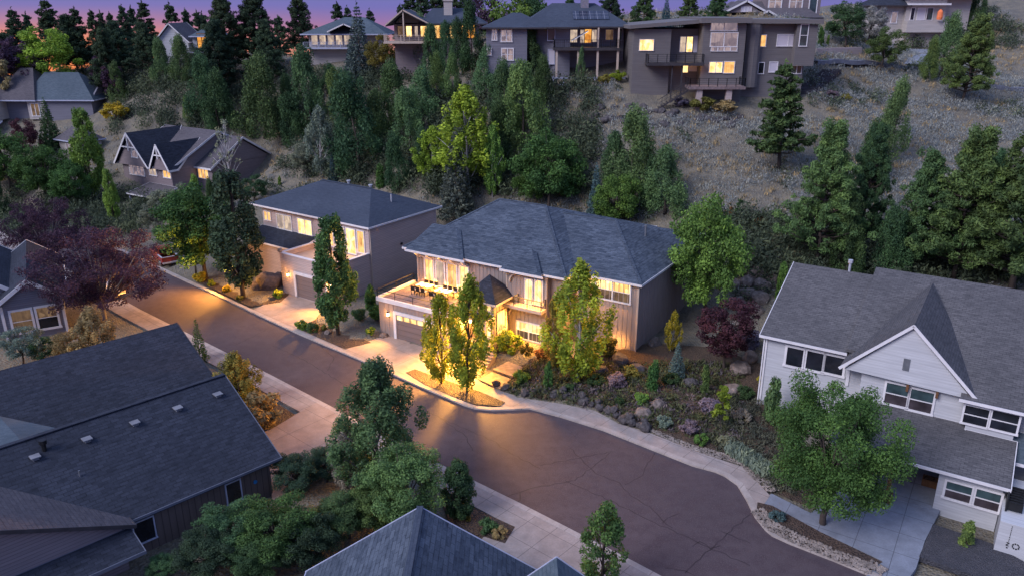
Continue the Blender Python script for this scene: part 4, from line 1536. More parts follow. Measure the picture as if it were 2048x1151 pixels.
D.part('corner_board', MB().box(-5.5, -5.25, -.06, .2, -.4, 3.6), 'trim_white')
bl = MB().tube([(-2.9, -.15, 5.2), (-2.9, -.05, 5.2)], .17, 10)
D.part('floodlight', bl, 'metal_light')
# ------------------------------------------------------------------ brown gabled house with white trim, far left of the street
U = House('house', 'brown house with two steep white trimmed gables and a lit porch', (-48.0, 123.8), 122)
w_ = MB().prism([(-16.2, -4.3), (-3.6, -4.3), (-3.6, .4), (.1, .4), (.1, 12.4), (-16.2, 12.4)], 0, 6.3)
def gwall(mb, ax, val, t0, t1, z0, tp, zp, th=.3):
    """triangular gable infill on a wall plane"""
    i = len(mb.v)
    mb.prism([(t0, z0), (t1, z0), (tp, zp)], 0, th)
    if ax == 'b':
        mb.v[i:] = [(p[0], val + p[2], p[1]) for p in mb.v[i:]]
    else:
        mb.v[i:] = [(val - p[2], p[0], p[1]) for p in mb.v[i:]]
gwall(w_, 'a', .1, .4, 12.4, 6.2, 6.8, 9.7)
gwall(w_, 'a', -3.6, -4.3, 13.6, 6.3, 5, 10.6)
U.part('wall', w_, 'siding_brown')
U.roof([[(-16.8, -4.8, 6.3), (-3.1, -4.8, 6.3), (-3.1, 5, 11.1), (-16.8, 5, 11.1)], [(-16.8, 5, 11.1), (-3.1, 5, 11.1), (-3.1, 14, 6.7), (-16.8, 14, 6.7)]], 'roof_mauve', 'trim_white', .22, fh=.3)
U.roof([[(-5.6, -.1, 6.0), (.5, -.1, 6.0), (.5, 6.8, 10.15), (-5.6, 6.8, 10.15)], [(-5.6, 6.8, 10.15), (.5, 6.8, 10.15), (.5, 13.2, 6.2), (-5.6, 13.2, 6.2)]], 'roof_mauve', 'trim_white', .22, 'wing_roof', fh=.3)
def front_gable(a0, a1, zf, za, bk):
    ap = (a0 + a1) / 2
    U.roof([[(a0, -5.3, zf), (ap, -5.3, za), (ap, bk, za), (a0, bk - 6.5, zf)], [(ap, -5.3, za), (a1, -5.3, zf), (a1, bk - 6.5, zf), (ap, bk, za)]], 'roof_dark', 'trim_white', .2, 'gable_roof', fh=.3)
    g = MB()
    gwall(g, 'b', -4.9, a0 + .4, a1 - .4, zf - .2, ap, za - .6)
    U.part('gable_wall', g, 'siding_brown')
    t = MB()
    zc = zf + (za - zf) * .55
    hw = (a1 - a0) / 2 * .42
    t.bar((ap - hw, -5.25, zc), (ap + hw, -5.25, zc), .16, .18)
    t.bar((ap, -5.25, zc - .6), (ap, -5.25, za - .1), .16, .18)
    U.part('gable_truss', t, 'trim_white')
front_gable(-16.9, -8.0, 6.2, 11.3, 5.0)
front_gable(-7.6, -2.7, 6.2, 10.1, 2.9)
U.window('b', -4.3, (257, 318, 290, 352), 'reflect_mauve', 4, 2, .14, sash=False)
U.window('b', -4.9, (263, 300, 276, 315), 'reflect_mauve', 1, 1, .16, arch=True)
U.window('b', -4.3, (297, 326, 314, 351), 'lit_pale', 2, 1, .14)
U.window('b', -4.3, (325, 331, 342, 356), 'lit_warm', 2, 1, .14)
U.window('b', .4, (396, 335, 418, 358), 'lit_warm', 3, 1, .1)
U.roof([[(-9.5, -8.6, 2.6), (-2.4, -8.6, 2.6), (-2.4, -4.31, 3.5), (-9.5, -4.31, 3.5)]], 'roof_mauve', 'trim_white', .2, 'porch_roof')
pp = MB().box(-2.9, -2.7, -8.4, -8.2, .2, 2.4).box(-9.2, -9.0, -8.4, -8.2, .2, 2.4)
U.part('porch_post', pp, 'trim_blue')
U.window('b', -4.3, (262, 373, 287, 406), 'lit_orange', 3, 2, .1, 'wood_brown', sash=False)
light(U.world(-11.5, -5.4, 2), 120, (1, .4, .08))
# low roofs between it and the next house
HV = House('house', 'dark low roof showing behind the brown gabled house', (-80, 146), 118)
w_ = MB().prism([(0, 0), (22, 0), (22, 9), (0, 9)], -1, 6.2)
HV.part('wall', w_, 'siding_brown')
HV.roof(hip(-.8, 22.8, -.8, 9.8, 6.3, 9.4, 4, 4), 'roof_teal', 'trim_blue')
HV.window('b', 0, (3, 2.4, 5.2, 4.2), 'reflect_mauve', 2, 1, .12, pix=False)
K = House('garden_shed', 'pale gabled shed peeping from trees left of the brown gabled house', tuple(hit(143, 315)[:2]), 122, 'shed')
kz = ground([K.O])[0]
K.part('wall', MB().prism([(-3, 0), (3, 0), (3, 4), (-3, 4)], kz - 1, kz + 2.8), 'siding_cream')
K.roof(hip(-3.5, 3.5, -.6, 4.6, kz + 2.8, kz + 4.6, 1.5, 1.5), 'roof_mauve', 'trim_blue')
K.window('b', 0, (-.8, kz + .9, .8, kz + 2.2), 'reflect_mauve', 2, 1, .1, pix=False)
# far left house
fx, fy = -78.0, 150.0
Q = House('house', 'grey gabled house with cream window bay at the far left', (fx, fy), 92)
qz = ground([(fx, fy + 4)])[0]
e0 = 30 + ray(192, 200)[2] / ray(192, 200)[1] * fy
w_ = MB().prism([(-11.5, 0), (-.5, 0), (-.5, 10), (-11.5, 10)], qz - 4, e0 - .1)
w_.prism([(-30, .6), (-11.4, .6), (-11.4, 10), (-30, 10)], qz - 4, e0 - .1)
gwall(w_, 'a', -.5, 0, 10, e0 - .1, 5, e0 + 3.2)
Q.part('wall', w_, 'siding_slate')
Q.roof(hip(-13.5, .3, -.6, 10.6, e0, e0 + 4.6, 2, 5.2), 'roof_teal', 'trim_blue')
Q.roof(hip(-19, -10.5, -1.2, 11, e0, e0 + 5.4, 3, 3), 'roof_mauve', 'trim_blue')
Q.roof([[(-25, -3, e0), (-21.5, -3, e0 + 4.6), (-21.5, 6, e0 + 4.6), (-25, 6, e0)], [(-21.5, -3, e0 + 4.6), (-17, -3, e0), (-17, 6, e0), (-21.5, 6, e0 + 4.6)]], 'roof_teal', 'trim_white', .25, 'gable_roof')
g = MB()
gwall(g, 'b', -2.6, -24.6, -17.4, e0 - .1, -21.5, e0 + 4)
g.prism([(-24.6, -2.6), (-17.2, -2.6), (-17.2, .7), (-24.6, .7)], qz - 3, e0 - .05)
Q.part('bay_wall', g, 'siding_cream')
Q.window('b', -2.6, (-21.8, e0 - 3.2, -18.6, e0 - .8), 'lit_dim', 3, 1, .14, pix=False)
Q.window('b', -2.6, (-18.2, e0 - 2.6, -17.5, e0 - .6), 'lit_pale', 1, 1, .1, pix=False)
g = MB().prism([(-12.6, -.4), (-9.4, -.4), (-9.4, .2), (-12.6, .2)], qz - 3, e0 - .12)
Q.part('bay_wall', g, 'siding_cream')
Q.window('b', -.4, (-11.9, e0 - 2.9, -10.5, e0 - .7), 'lit_dim', 2, 1, .14, pix=False)
Q.roof([[(-26, -5.5, e0 - 4.6), (-16.5, -5.5, e0 - 4.6), (-16.5, -2.61, e0 - 3.6), (-26, -2.61, e0 - 3.6)]], 'roof_teal', 'trim_blue', .2, 'porch_roof')
Q.window('b', .6, (-20.5, e0 - 8, -19.5, e0 - 5.4), 'lit_orange', 1, 1, .1, pix=False)

# ------------------------------------------------------------------ houses along the top of the slope
def back(h, z):                         # height seen at a pixel on plane b
    return z
X = House('house', 'dark modern flat roofed house with stacked balconies at the top of the slope', (16.0, 110.0), 90)
w_ = MB().prism([(.2, 0), (5.2, 0), (5.2, 1.8), (9.4, 1.8), (9.4, 12), (.2, 12)], 15, 27.3)
w_.prism([(9.2, -1.2), (14.8, -1.2), (14.8, 12), (9.2, 12)], 15, 28.0)
w_.prism([(14.8, .8), (23.6, .8), (23.6, 12), (14.8, 12)], 15, 27.95)
w_.prism([(21.8, -.3), (24.5, -.3), (24.5, 3), (21.8, 3)], 22.6, 27.9)
w_.prism([(4.9, 1.0), (9.3, 1.0), (9.3, 1.85), (4.9, 1.85)], 15, 23.2)
cyl = [(16.3 + 1.15 * math.cos(k * PI / 6), .8 + 1.15 * math.sin(k * PI / 6)) for k in range(12)]
w_.prism(cyl, 19.8, 27.9)
X.part('wall', w_, 'siding_dark')
rf = MB().prism([(-.5, -.8), (9.6, -.8), (9.6, 12.5), (-.5, 12.5)], [27.35, 28.1, 28.1, 27.35], [27.8, 28.6, 28.6, 27.8])
rf.prism([(8.6, -2.2), (15.2, -2.2), (15.2, 12.5), (8.6, 12.5)], 28.1, 28.75)
rf.prism([(15.21, -.2), (25.0, -.9), (25.0, 12.5), (15.21, 12.5)], 28.0, 28.55)
X.part('roof', rf, 'siding_dark')
X.window('b', 0, (1280, 80, 1306, 101), 'lit_bright', 1, 1, .08)
for r_, m in (((1361, 74, 1371, 104), 'lit_pale'), ((1373, 74, 1384, 104), 'lit_bright'), ((1387, 73, 1398, 104), 'blind_white')):
    X.window('b', 1.8, r_, m, 1, 1, .07, 'trim_blue')
X.window('b', -1.2, (1423, 46, 1473, 61), 'reflect_mauve', 2, 1, .1)
X.window('b', -1.2, (1423, 66, 1473, 93), 'reflect_mauve', 2, 1, .1, ms=['reflect_mauve'])
X.window('b', -1.2, (1423, 95, 1473, 102), 'reflect_mauve', 4, 1, .08)
X.window('b', -1.2, (1420, 125, 1443, 145), 'lit_bright', 2, 1, .08)
X.window('b', -1.2, (1449, 124, 1467, 146), 'lit_warm', 1, 1, .08)
X.window('b', 1.0, (1366, 126, 1375, 145), 'lit_bright', 1, 1, .06)
X.window('b', 1.0, (1379, 126, 1395, 142), 'blind_white', 1, 1, .06)
for r_, m in (((1511, 71, 1518, 81), 'glass_teal'), ((1522, 71, 1530, 93), 'lit_warm'), ((1505, 125, 1513, 135), 'glass_teal'), ((1518, 126, 1526, 147), 'glass_dark'), ((1540, 125, 1553, 144), 'blind_white')):
    X.window('b', .8, r_, m, 1, 1, .1)
X.window('b', .8, (1556, 70, 1597, 92), 'blind_white', 2, 1, .1)
X.window('b', -.3, (1603, 50, 1612, 92), 'glass_teal', 1, 2, .1)
X.window('b', .8, (1586, 126, 1601, 147), 'glass_teal', 2, 1, .1)
X.window('a', 14.8, (-.8, 23.3, -.1, 26.6), 'glass_teal', 1, 2, .08, pix=False)
X.window('a', 14.8, (-.8, 19.6, -.1, 21.8), 'glass_teal', 1, 1, .08, pix=False)
bd = MB().box(1.9, 9.4, -2.2, 1.75, 22.75, 23.1)
bo = X.part('balcony', bd, 'trim_dark')
railing(X, 'balcony_railing', [(2.0, 0), (2.0, -2.1), (9.3, -2.1), (9.3, -1.2)], 23.1, 24.2, 'metal_dark', 1.3, 4, .08, None, bo)
bp = MB().box(6.5, 6.7, -1.9, -1.7, 16, 22.75).box(5.2, 5.35, -1.9, -1.75, 17, 22.75)
X.part('balcony_post', bp, 'trim_dark')
bd = MB().box(7.2, 14.6, -4.2, -1.21, 19.9, 20.25)
bo = X.part('balcony', bd, 'deck_wood')
railing(X, 'balcony_railing', [(7.3, -1.3), (7.3, -4.1), (14.5, -4.1), (14.5, -1.3)], 20.25, 21.3, 'metal_dark', 1.2, 4, .08, None, bo)
for t in (8.3, 12.2):
    pm = MB().box(t, t + .75, -3.9, -3.2, 14.5, 19.9)
    X.part('pier', pm, 'siding_taupe')
st = MB()
for k in range(11):
    st.box(7.15 - .34 * (k + 1), 7.15 - .34 * k, -3.9, -2.8, 19.85 - .21 * (k + 1), 19.9 - .21 * (k + 1))
st.bar((7.1, -3.9, 20.9), (3.4, -3.9, 18.6), .07).bar((7.1, -3.9, 20.4), (3.4, -3.9, 18.1), .04).bar((7.1, -3.9, 19.7), (3.4, -3.9, 17.4), .06, .2)
for k in range(6):
    st.bar((6.9 - k * .62, -3.9, 19.6 - k * .385), (6.9 - k * .62, -3.9, 20.75 - k * .385), .05)
X.part('stair', st, 'trim_dark')
light(X.world(8.6, -1.8, 22.3), 14, WARM)

Y_ = House('house', 'grey hip roofed house with a tall posted deck and solar panels beside the modern house', (-4.0, 115.0), 90)
w_ = MB().prism([(.4, 0), (6.1, 0), (6.1, 3), (10, 1), (12.2, 1), (12.2, 3), (20, 3), (20, 12), (.4, 12)], 15, 27.3)
Y_.part('wall', w_, 'siding_slate')
Y_.roof(hip(-.2, 9.5, -.7, 12.6, 27.4, 29.3, 4.2, 4.2), 'roof_navy', 'trim_dark')
Y_.roof(hip(5.0, 20.8, -.2, 13, 27.5, 30.6, 4.8, 4.8), 'roof_navy', 'trim_dark')
Y_.roof(hip(8.8, 13.2, -.9, 6, 27.45, 29.1, 2, 2), 'roof_navy', 'trim_dark')
sp = MB()
for k in range(5):
    x = 12.6 + k * 1.02
    sp.poly([(x, 1.6, 28.45), (x + .98, 1.6, 28.45), (x + .98, 4.0, 29.55), (x, 4.0, 29.55)])
Y_.part('solar_panel', sp, 'solar_cells')
for r_ in ((1003, 61, 1023, 83), (985, 60, 993, 80), (1004, 98, 1026, 120), (975, 98, 982, 110)):
    Y_.window('b', 0, r_, 'reflect_mauve', 2, 2, .12, sash=False)
for r_, m in (((1096, 56, 1109, 81), 'glass_teal'), ((1097, 100, 1108, 128), 'blind_white')):
    Y_.window('b', 1, r_, m, 1, 1, .1, 'trim_blue')
for r_, m in (((1116, 60, 1130, 88), 'lit_dim'), ((1141, 60, 1154, 85), 'lit_pale'), ((1161, 60, 1168, 86), 'lit_pale'), ((1170, 59, 1182, 86), 'lit_orange'), ((1184, 60, 1193, 84), 'lit_pale'), ((1212, 60, 1226, 80), 'lit_dim')):
    Y_.window('b', 3, r_, m, 1, 1, .08, 'trim_blue')
Y_.window('b', 3, (1237, 58, 1243, 80), 'glass_teal', 1, 1, .08, 'trim_blue')
dk = MB().box(9.8, 19.0, -1.5, 2.95, 24.4, 24.75)
do = Y_.part('deck', dk, 'trim_dark')
railing(Y_, 'deck_railing', [(9.9, 1), (9.9, -1.4), (18.9, -1.4), (18.9, 2.9)], 24.75, 25.8, 'metal_dark', 1.3, 3, .07, .3, do)
pm = MB()
for t in (10.2, 13.2, 15.9, 18.7):
    pm.box(t - .14, t + .14, -1.3, -1.02, 15, 24.4)
for t in (15.9, 18.7):
    pm.box(t - .1, t + .1, -1.3, -1.1, 24.7, 27.4)
Y_.part('deck_post', pm, 'trim_tan')
ub = MB().poly([(12.3, -.6, 25.6), (14.6, -.6, 26.9), (14.6, 1.0, 27.0), (12.3, 1.0, 25.7)])
Y_.part('awning', ub, 'cloth_white')
ch = MB().box(13.9, 15.0, 5.0, 6.0, 29.5, 31.6).box(13.8, 15.1, 4.9, 6.1, 31.6, 31.8)
Y_.part('chimney', ch, 'metal_grey')
lf = MB().box(9.6, 20, -1.6, -1.4, 20.6, 20.8).box(9.6, 20, -1.6, -1.4, 19.7, 19.9)
for k in range(8):
    lf.box(9.7 + k * 1.45, 9.85 + k * 1.45, -1.6, -1.45, 18.2, 20.9)
Y_.part('lower_railing', lf, 'trim_blue')

Z = House('house', 'chalet with deep gabled porch, pale chimney and amber windows on the ridge', (-20.5, 135.0), 90)
zb = ground([(-14, 140)])[0]
w_ = MB().prism([(1, 2), (7, 2), (7, 3), (14.6, 3), (14.6, 11), (1, 11)], zb - 4, 27.6)
Z.part('wall', w_, 'siding_brown')
Z.roof([[(.1, -1.5, 27.4), (3.0, -1.5, 29.7), (3.0, 9, 29.7), (.1, 9, 27.4)], [(3.0, -1.5, 29.7), (7.2, -1.5, 27.6), (7.2, 9, 27.6), (3.0, 9, 29.7)]], 'roof_navy', 'trim_tan', .3)
Z.roof(hip(5.0, 16.2, 1.6, 12.0, 27.5, 29.9, 2.0, 4.0), 'roof_navy', 'trim_dark')
g = MB()
gwall(g, 'b', 2, 1, 6.8, 27.4, 3.1, 29.3)
Z.part('gable_wall', g, 'siding_dark')
ch = MB().box(9.1, 10.5, 4.4, 5.8, 28, 32.0).box(8.95, 10.65, 4.25, 5.95, 31.0, 31.15)
Z.part('chimney', ch, 'siding_cream')
for t0, t1, m in ((1.6, 2.8, 'lit_dim'), (3.0, 3.9, 'lit_bright'), (4.4, 4.9, 'lit_pale'), (5.4, 6.4, 'lit_bright')):
    Z.window('b', 2, (t0, 25.5, t1, 27.1), m, 1, 1, .1, 'trim_dark', pix=False)
for k in range(4):
    Z.window('b', 3, (7.6 + k * 1.25, 25.2, 8.6 + k * 1.25, 27.2), 'lit_warm', 1, 1, .1, 'trim_dark', pix=False)
Z.window('b', 3, (12.8, 25.2, 14.3, 27.3), 'lit_orange', 2, 1, .12, 'trim_dark', pix=False)
dk = MB().box(-.3, 6.9, -1.8, 1.98, 24.5, 24.8)
do = Z.part('deck', dk, 'trim_tan')
railing(Z, 'deck_railing', [(-.3, 1.9), (-.3, -1.7), (6.8, -1.7)], 24.8, 25.8, 'trim_tan', 1.4, 3, .09, .22, do)
pm = MB().box(6.5, 6.75, -1.7, -1.45, zb - 4, 24.5).box(2.9, 3.1, -1.4, -1.2, 24.8, 29.3)
Z.part('deck_post', pm, 'trim_tan')

L = House('house', 'low blue roofed house with a glowing balcony between pines on the ridge', (-38.0, 150.0), 90)
zb = ground([(-32, 155)])[0]
w_ = MB().prism([(.8, 1), (14, 1), (14, 9), (.8, 9)], zb - 4, 25.6)
L.part('wall', w_, 'siding_cream')
L.roof(hip(-.2, 15.5, -1, 11, 25.5, 28.3, 7, 5), 'roof_teal', 'trim_blue')
L.roof([[(5.0, -2.2, 26.0), (8.0, -2.2, 27.3), (8.0, 4, 27.3), (5.0, 2, 26.0)], [(8.0, -2.2, 27.3), (11, -2.2, 26.0), (11, 2, 26.0), (8.0, 4, 27.3)]], 'roof_teal', 'trim_white', .2, 'gable_roof')
for k in range(5):
    L.window('b', 1, (1.3 + k * 1.5, 23.6, 2.4 + k * 1.5, 25.2), 'lit_pale', 1, 1, .1, pix=False)
dk = MB().box(.2, 9.6, -1.0, .98, 22.9, 23.15)
do = L.part('deck', dk, 'trim_blue')
railing(L, 'deck_railing', [(.2, -.9), (9.6, -.9)], 23.15, 24.1, 'trim_blue', 1.3, 3, .08, .3, do)

I = House('house', 'white gable wall with an amber lit garden room on the far left ridge', (-71.5, 165.0), 90)
zb = ground([(-67, 168)])[0]
w_ = MB().prism([(.4, 0), (6.6, 0), (6.6, 8), (.4, 8)], zb - 3, 23.8)
gwall(w_, 'b', 0, .4, 6.6, 23.8, 3.3, 26.7)
w_.prism([(7.2, 1), (12.6, 1), (12.6, 6), (7.2, 6)], zb - 3, 24.9)
I.part('wall', w_, 'siding_white')
I.roof([[(-.1, -.5, 23.5), (3.3, -.5, 27.1), (3.3, 9, 27.1), (-.1, 9, 23.5)], [(3.3, -.5, 27.1), (7.0, -.5, 23.5), (7.0, 9, 23.5), (3.3, 9, 27.1)]], 'roof_mauve', 'trim_white', .22)
I.roof(hip(6.8, 13.2, .2, 7, 24.6, 26.3, 2.6, 2.6), 'roof_teal', 'trim_blue', .2, 'room_roof')
I.window('b', 1, (8.2, 22.3, 11.6, 25.0), 'lit_orange', 4, 2, .12, 'wood_brown', pix=False, sash=False)
dk = MB().box(6.8, 13, -1.6, .98, 21.4, 21.65)
I.part('deck', dk, 'trim_blue')

J = House('house', 'tan house with a pale garage door and long balcony at the top right', (70.0, 150.0), 90)
zb = ground([(74, 150)])[0]
w_ = MB().prism([(.9, 0), (8.0, 0), (8.0, 9), (.9, 9)], zb - 4, 31.5)
w_.prism([(-3.6, .8), (.9, .8), (.9, 8), (-3.6, 8)], zb - 4, 30.4)
w_.prism([(8, 1.2), (13, 1.2), (13, 9), (8, 9)], zb - 4, 31.6)
J.part('wall', w_, 'siding_cream')
J.roof(hip(-4.6, 1.5, -.6, 9, 30.4, 32.4, 2.5, 0), 'roof_dark', 'trim_dark')
J.roof(hip(.3, 14, -.8, 10, 31.8, 34, 3, 3), 'roof_dark', 'trim_dark')
garage_door(J, 'b', 0, 1.6, 7.2, zb + .2, 24.9, 'garage_cream', False, trim='trim_tan')
bd = MB().box(.8, 8.1, -1.4, -.02, 26.1, 27.7).box(.6, 8.3, -1.5, -.02, 25.8, 26.1)
J.part('balcony', bd, 'siding_cream')
bd = MB().box(.8, 8.1, -1.4, -.02, 30.4, 30.7)
J.part('balcony', bd, 'trim_white')
for t0, t1, m in ((1.8, 2.4, 'glass_dark'), (3.0, 4.3, 'blind_white'), (4.7, 5.7, 'glass_teal')):
    J.window('b', 0, (t0, 27.9, t1, 29.9), m, 1, 1, .1, pix=False)
J.window('b', .8, (-2.9, 27.0, -2.2, 29), 'blind_white', 1, 1, .1, pix=False)
J.window('b', .8, (-1.2, 27.4, -.3, 29.2), 'reflect_mauve', 1, 1, .14, pix=False)
tg = MB().tube([(76.2, 148.3, 28.0), (76.2, 148.25, 28.4), (76.2, 148.3, 29.3), (76.2, 148.3, 29.7)], [.45, .5, .45, .12], 10)
tag(tg.build('beach_umbrella', 'cloth_orange'), 'folded orange umbrella standing on the balcony at the top right', 'umbrella')

O_ = House('house', 'dark craftsman house with white trimmed gables behind the modern house', (36.0, 140.0), 90)
zb = ground([(44, 145)])[0]
w_ = MB().prism([(1, 3), (16, 3), (16, 12), (1, 12)], zb - 4, 28.6)
w_.prism([(8, 5), (17.5, 5), (17.5, 13), (8, 13)], zb - 4, 33)
O_.part('wall', w_, 'siding_brown')
O_.roof(hip(-.5, 17, 1.5, 13, 28.4, 31, 3, 3), 'roof_mauve', 'trim_dark')
for a0, a1, zf, za, bf in ((.3, 7.0, 29.5, 31.2, 1.2), (4.0, 10.3, 27.9, 29.6, .2)):
    ap = (a0 + a1) / 2
    O_.roof([[(a0, bf, zf), (ap, bf, za), (ap, bf + 6, za), (a0, bf + 5, zf)], [(ap, bf, za), (a1, bf, zf), (a1, bf + 5, zf), (ap, bf + 6, za)]], 'roof_mauve', 'trim_white', .2, 'gable_roof', fh=.3)
    g = MB()
    gwall(g, 'b', bf + .4, a0 + .5, a1 - .5, zf - .3, ap, za - .4)
    O_.part('gable_wall', g, 'siding_brown')
O_.window('b', 1.6, (2.9, 29.35, 4.6, 30.1), 'blind_white', 3, 1, .06, pix=False)
for t0 in (8.6, 12.2):
    O_.window('b', 5, (t0, 29.7, t0 + 2.0, 32.2), 'reflect_mauve', 2, 2, .2, pix=False, sash=False)
O_.window('b', 5, (15.6, 29.0, 16.8, 32.2), 'glass_teal', 1, 1, .16, pix=False)
for h in (M, N, R, B, A, C, D, U, HV, K, Q, X, Y_, Z, L, I, J, O_):
    pass
# ------------------------------------------------------------------ trees of the ridge
g_ = 'dark pines along the ridge line'
for px, pb, pt, wk, Y, lab in [
    (16, 120, 62, 1.2, 178, 'low dark pine at the left edge of the ridge'),
    (43, 130, 16, .85, 176, 'thin pine against the pink sky at the far left of the ridge'),
    (66, 132, 24, .7, 180, 'shorter thin pine just right of the far left ridge pine'),
    (118, 125, -3, 1.0, 174, 'tallest pine on the left of the ridge behind the lime tree'),
    (162, 128, 13, .9, 168, 'bushy pine right of the tallest left ridge pine'),
    (200, 118, 19, .8, 175, 'pointed pine with sky on both sides left of the ridge gap'),
    (216, 118, 21, .6, 181, 'slim pine touching the pointed ridge pine'),
    (236, 116, 24, .7, 178, 'small pine in the middle of the left ridge row'),
    (260, 116, 9, .85, 173, 'pine with a broken top left of the white gable'),
    (276, 115, 12, .7, 181, 'narrow pine behind the broken topped ridge pine'),
    (303, 112, 1, 1.0, 170, 'broad pine left of the white gabled house'),
    (357, 104, 4, .9, 180, 'pine rising behind the white gabled house'),
    (380, 104, 17, .8, 182, 'short pine behind the white gable roof'),
    (402, 104, 20, .75, 178, 'green pine behind the amber garden room'),
    (420, 104, 24, .8, 183, 'small pine right of the amber garden room'),
    (560, 90, 30, .9, 180, 'pine filling the gap beside the biggest ridge pine'),
    (675, 70, 4, 1.0, 172, 'pointed pine standing behind the blue roofed house'),
    (700, 70, 12, .7, 176, 'thin pine behind the ridge of the blue roofed house'),
    (742, 70, 18, .8, 172, 'pine right of the tall blue spruce on the ridge'),
    (803, 40, 8, .6, 175, 'tiny pine above the left eave of the chalet'),
    (820, 50, -22, .9, 168, 'pine behind the chalet porch'),
    (845, 50, -34, 1.0, 165, 'tall pine behind the chalet roof left of its chimney'),
    (872, 50, -30, .9, 170, 'pine touching the chalet chimney from behind'),
    (905, 50, -20, .9, 168, 'dark pine behind the curved end of the chalet roof'),
    (925, 50, -8, .8, 174, 'short pine at the right end of the chalet roof'),
]:
    T(px, pb, pt, 'pine', 'navy', lab, g_, wk, Y=Y, var=px % 3)
g_ = 'big dark pines on the upper slope'
for px, pb, pt, wk, Y, k, lab in [
    (468, 200, -14, 1.05, 150, 'bigpine', 'huge dark pine right of the amber garden room'),
    (520, 190, -22, 1.05, 152, 'bigpine', 'highest dark pine mass left of the sky gap'),
    (440, 210, 40, 1.0, 145, 'bigpine', 'dark pine bulging left of the huge ridge pine'),
    (545, 180, 40, .9, 146, 'bigpine', 'dark pine at the right foot of the highest pine mass'),
    (607, 120, -18, .95, 158, 'bigpine', 'tall open pine left of the blue roofed house'),
    (165, 185, 30, 1.1, 169, 'bigpine', 'wide dark pine behind the lime green tree'),
    (250, 165, 42, 1.1, 160, 'bigpine', 'dark round pine in the middle of the left slope'),
    (215, 180, 58, 1.0, 155, 'bigpine', 'dark pine behind the roofs of the far left house'),
    (300, 160, 45, 1.0, 156, 'bigpine', 'dark pine left of the white gable on the slope'),
    (20, 190, 68, 1.3, 172, 'bigpine', 'dark tree mass above the far left roof'),
]:
    T(px, pb, pt, k, 'navy', lab, g_, wk, Y=Y, var=px % 2)
T(97, 160, 52, 'round', 'lime', 'lime green leafy tree glowing among the dark pines at the upper left', None, 1.15, Y=160, dens=1.6, leafk=.8)
T(40, 165, 72, 'round', 'plum', 'dark plum coloured tree left of the lime green tree', None, 1.1, Y=158)
T(214, 205, 108, 'round', 'plum', 'dark purple tree right of the far left roofs', None, .9, Y=157)
T(238, 222, 128, 'round', 'plum', 'second dark purple tree, right of the first one beside the brushy clearing', None, .8, Y=152)
T(12, 170, 118, 'sapling', 'tan', 'bare pale leaning stem above the far left roof', None, .8, Y=152)
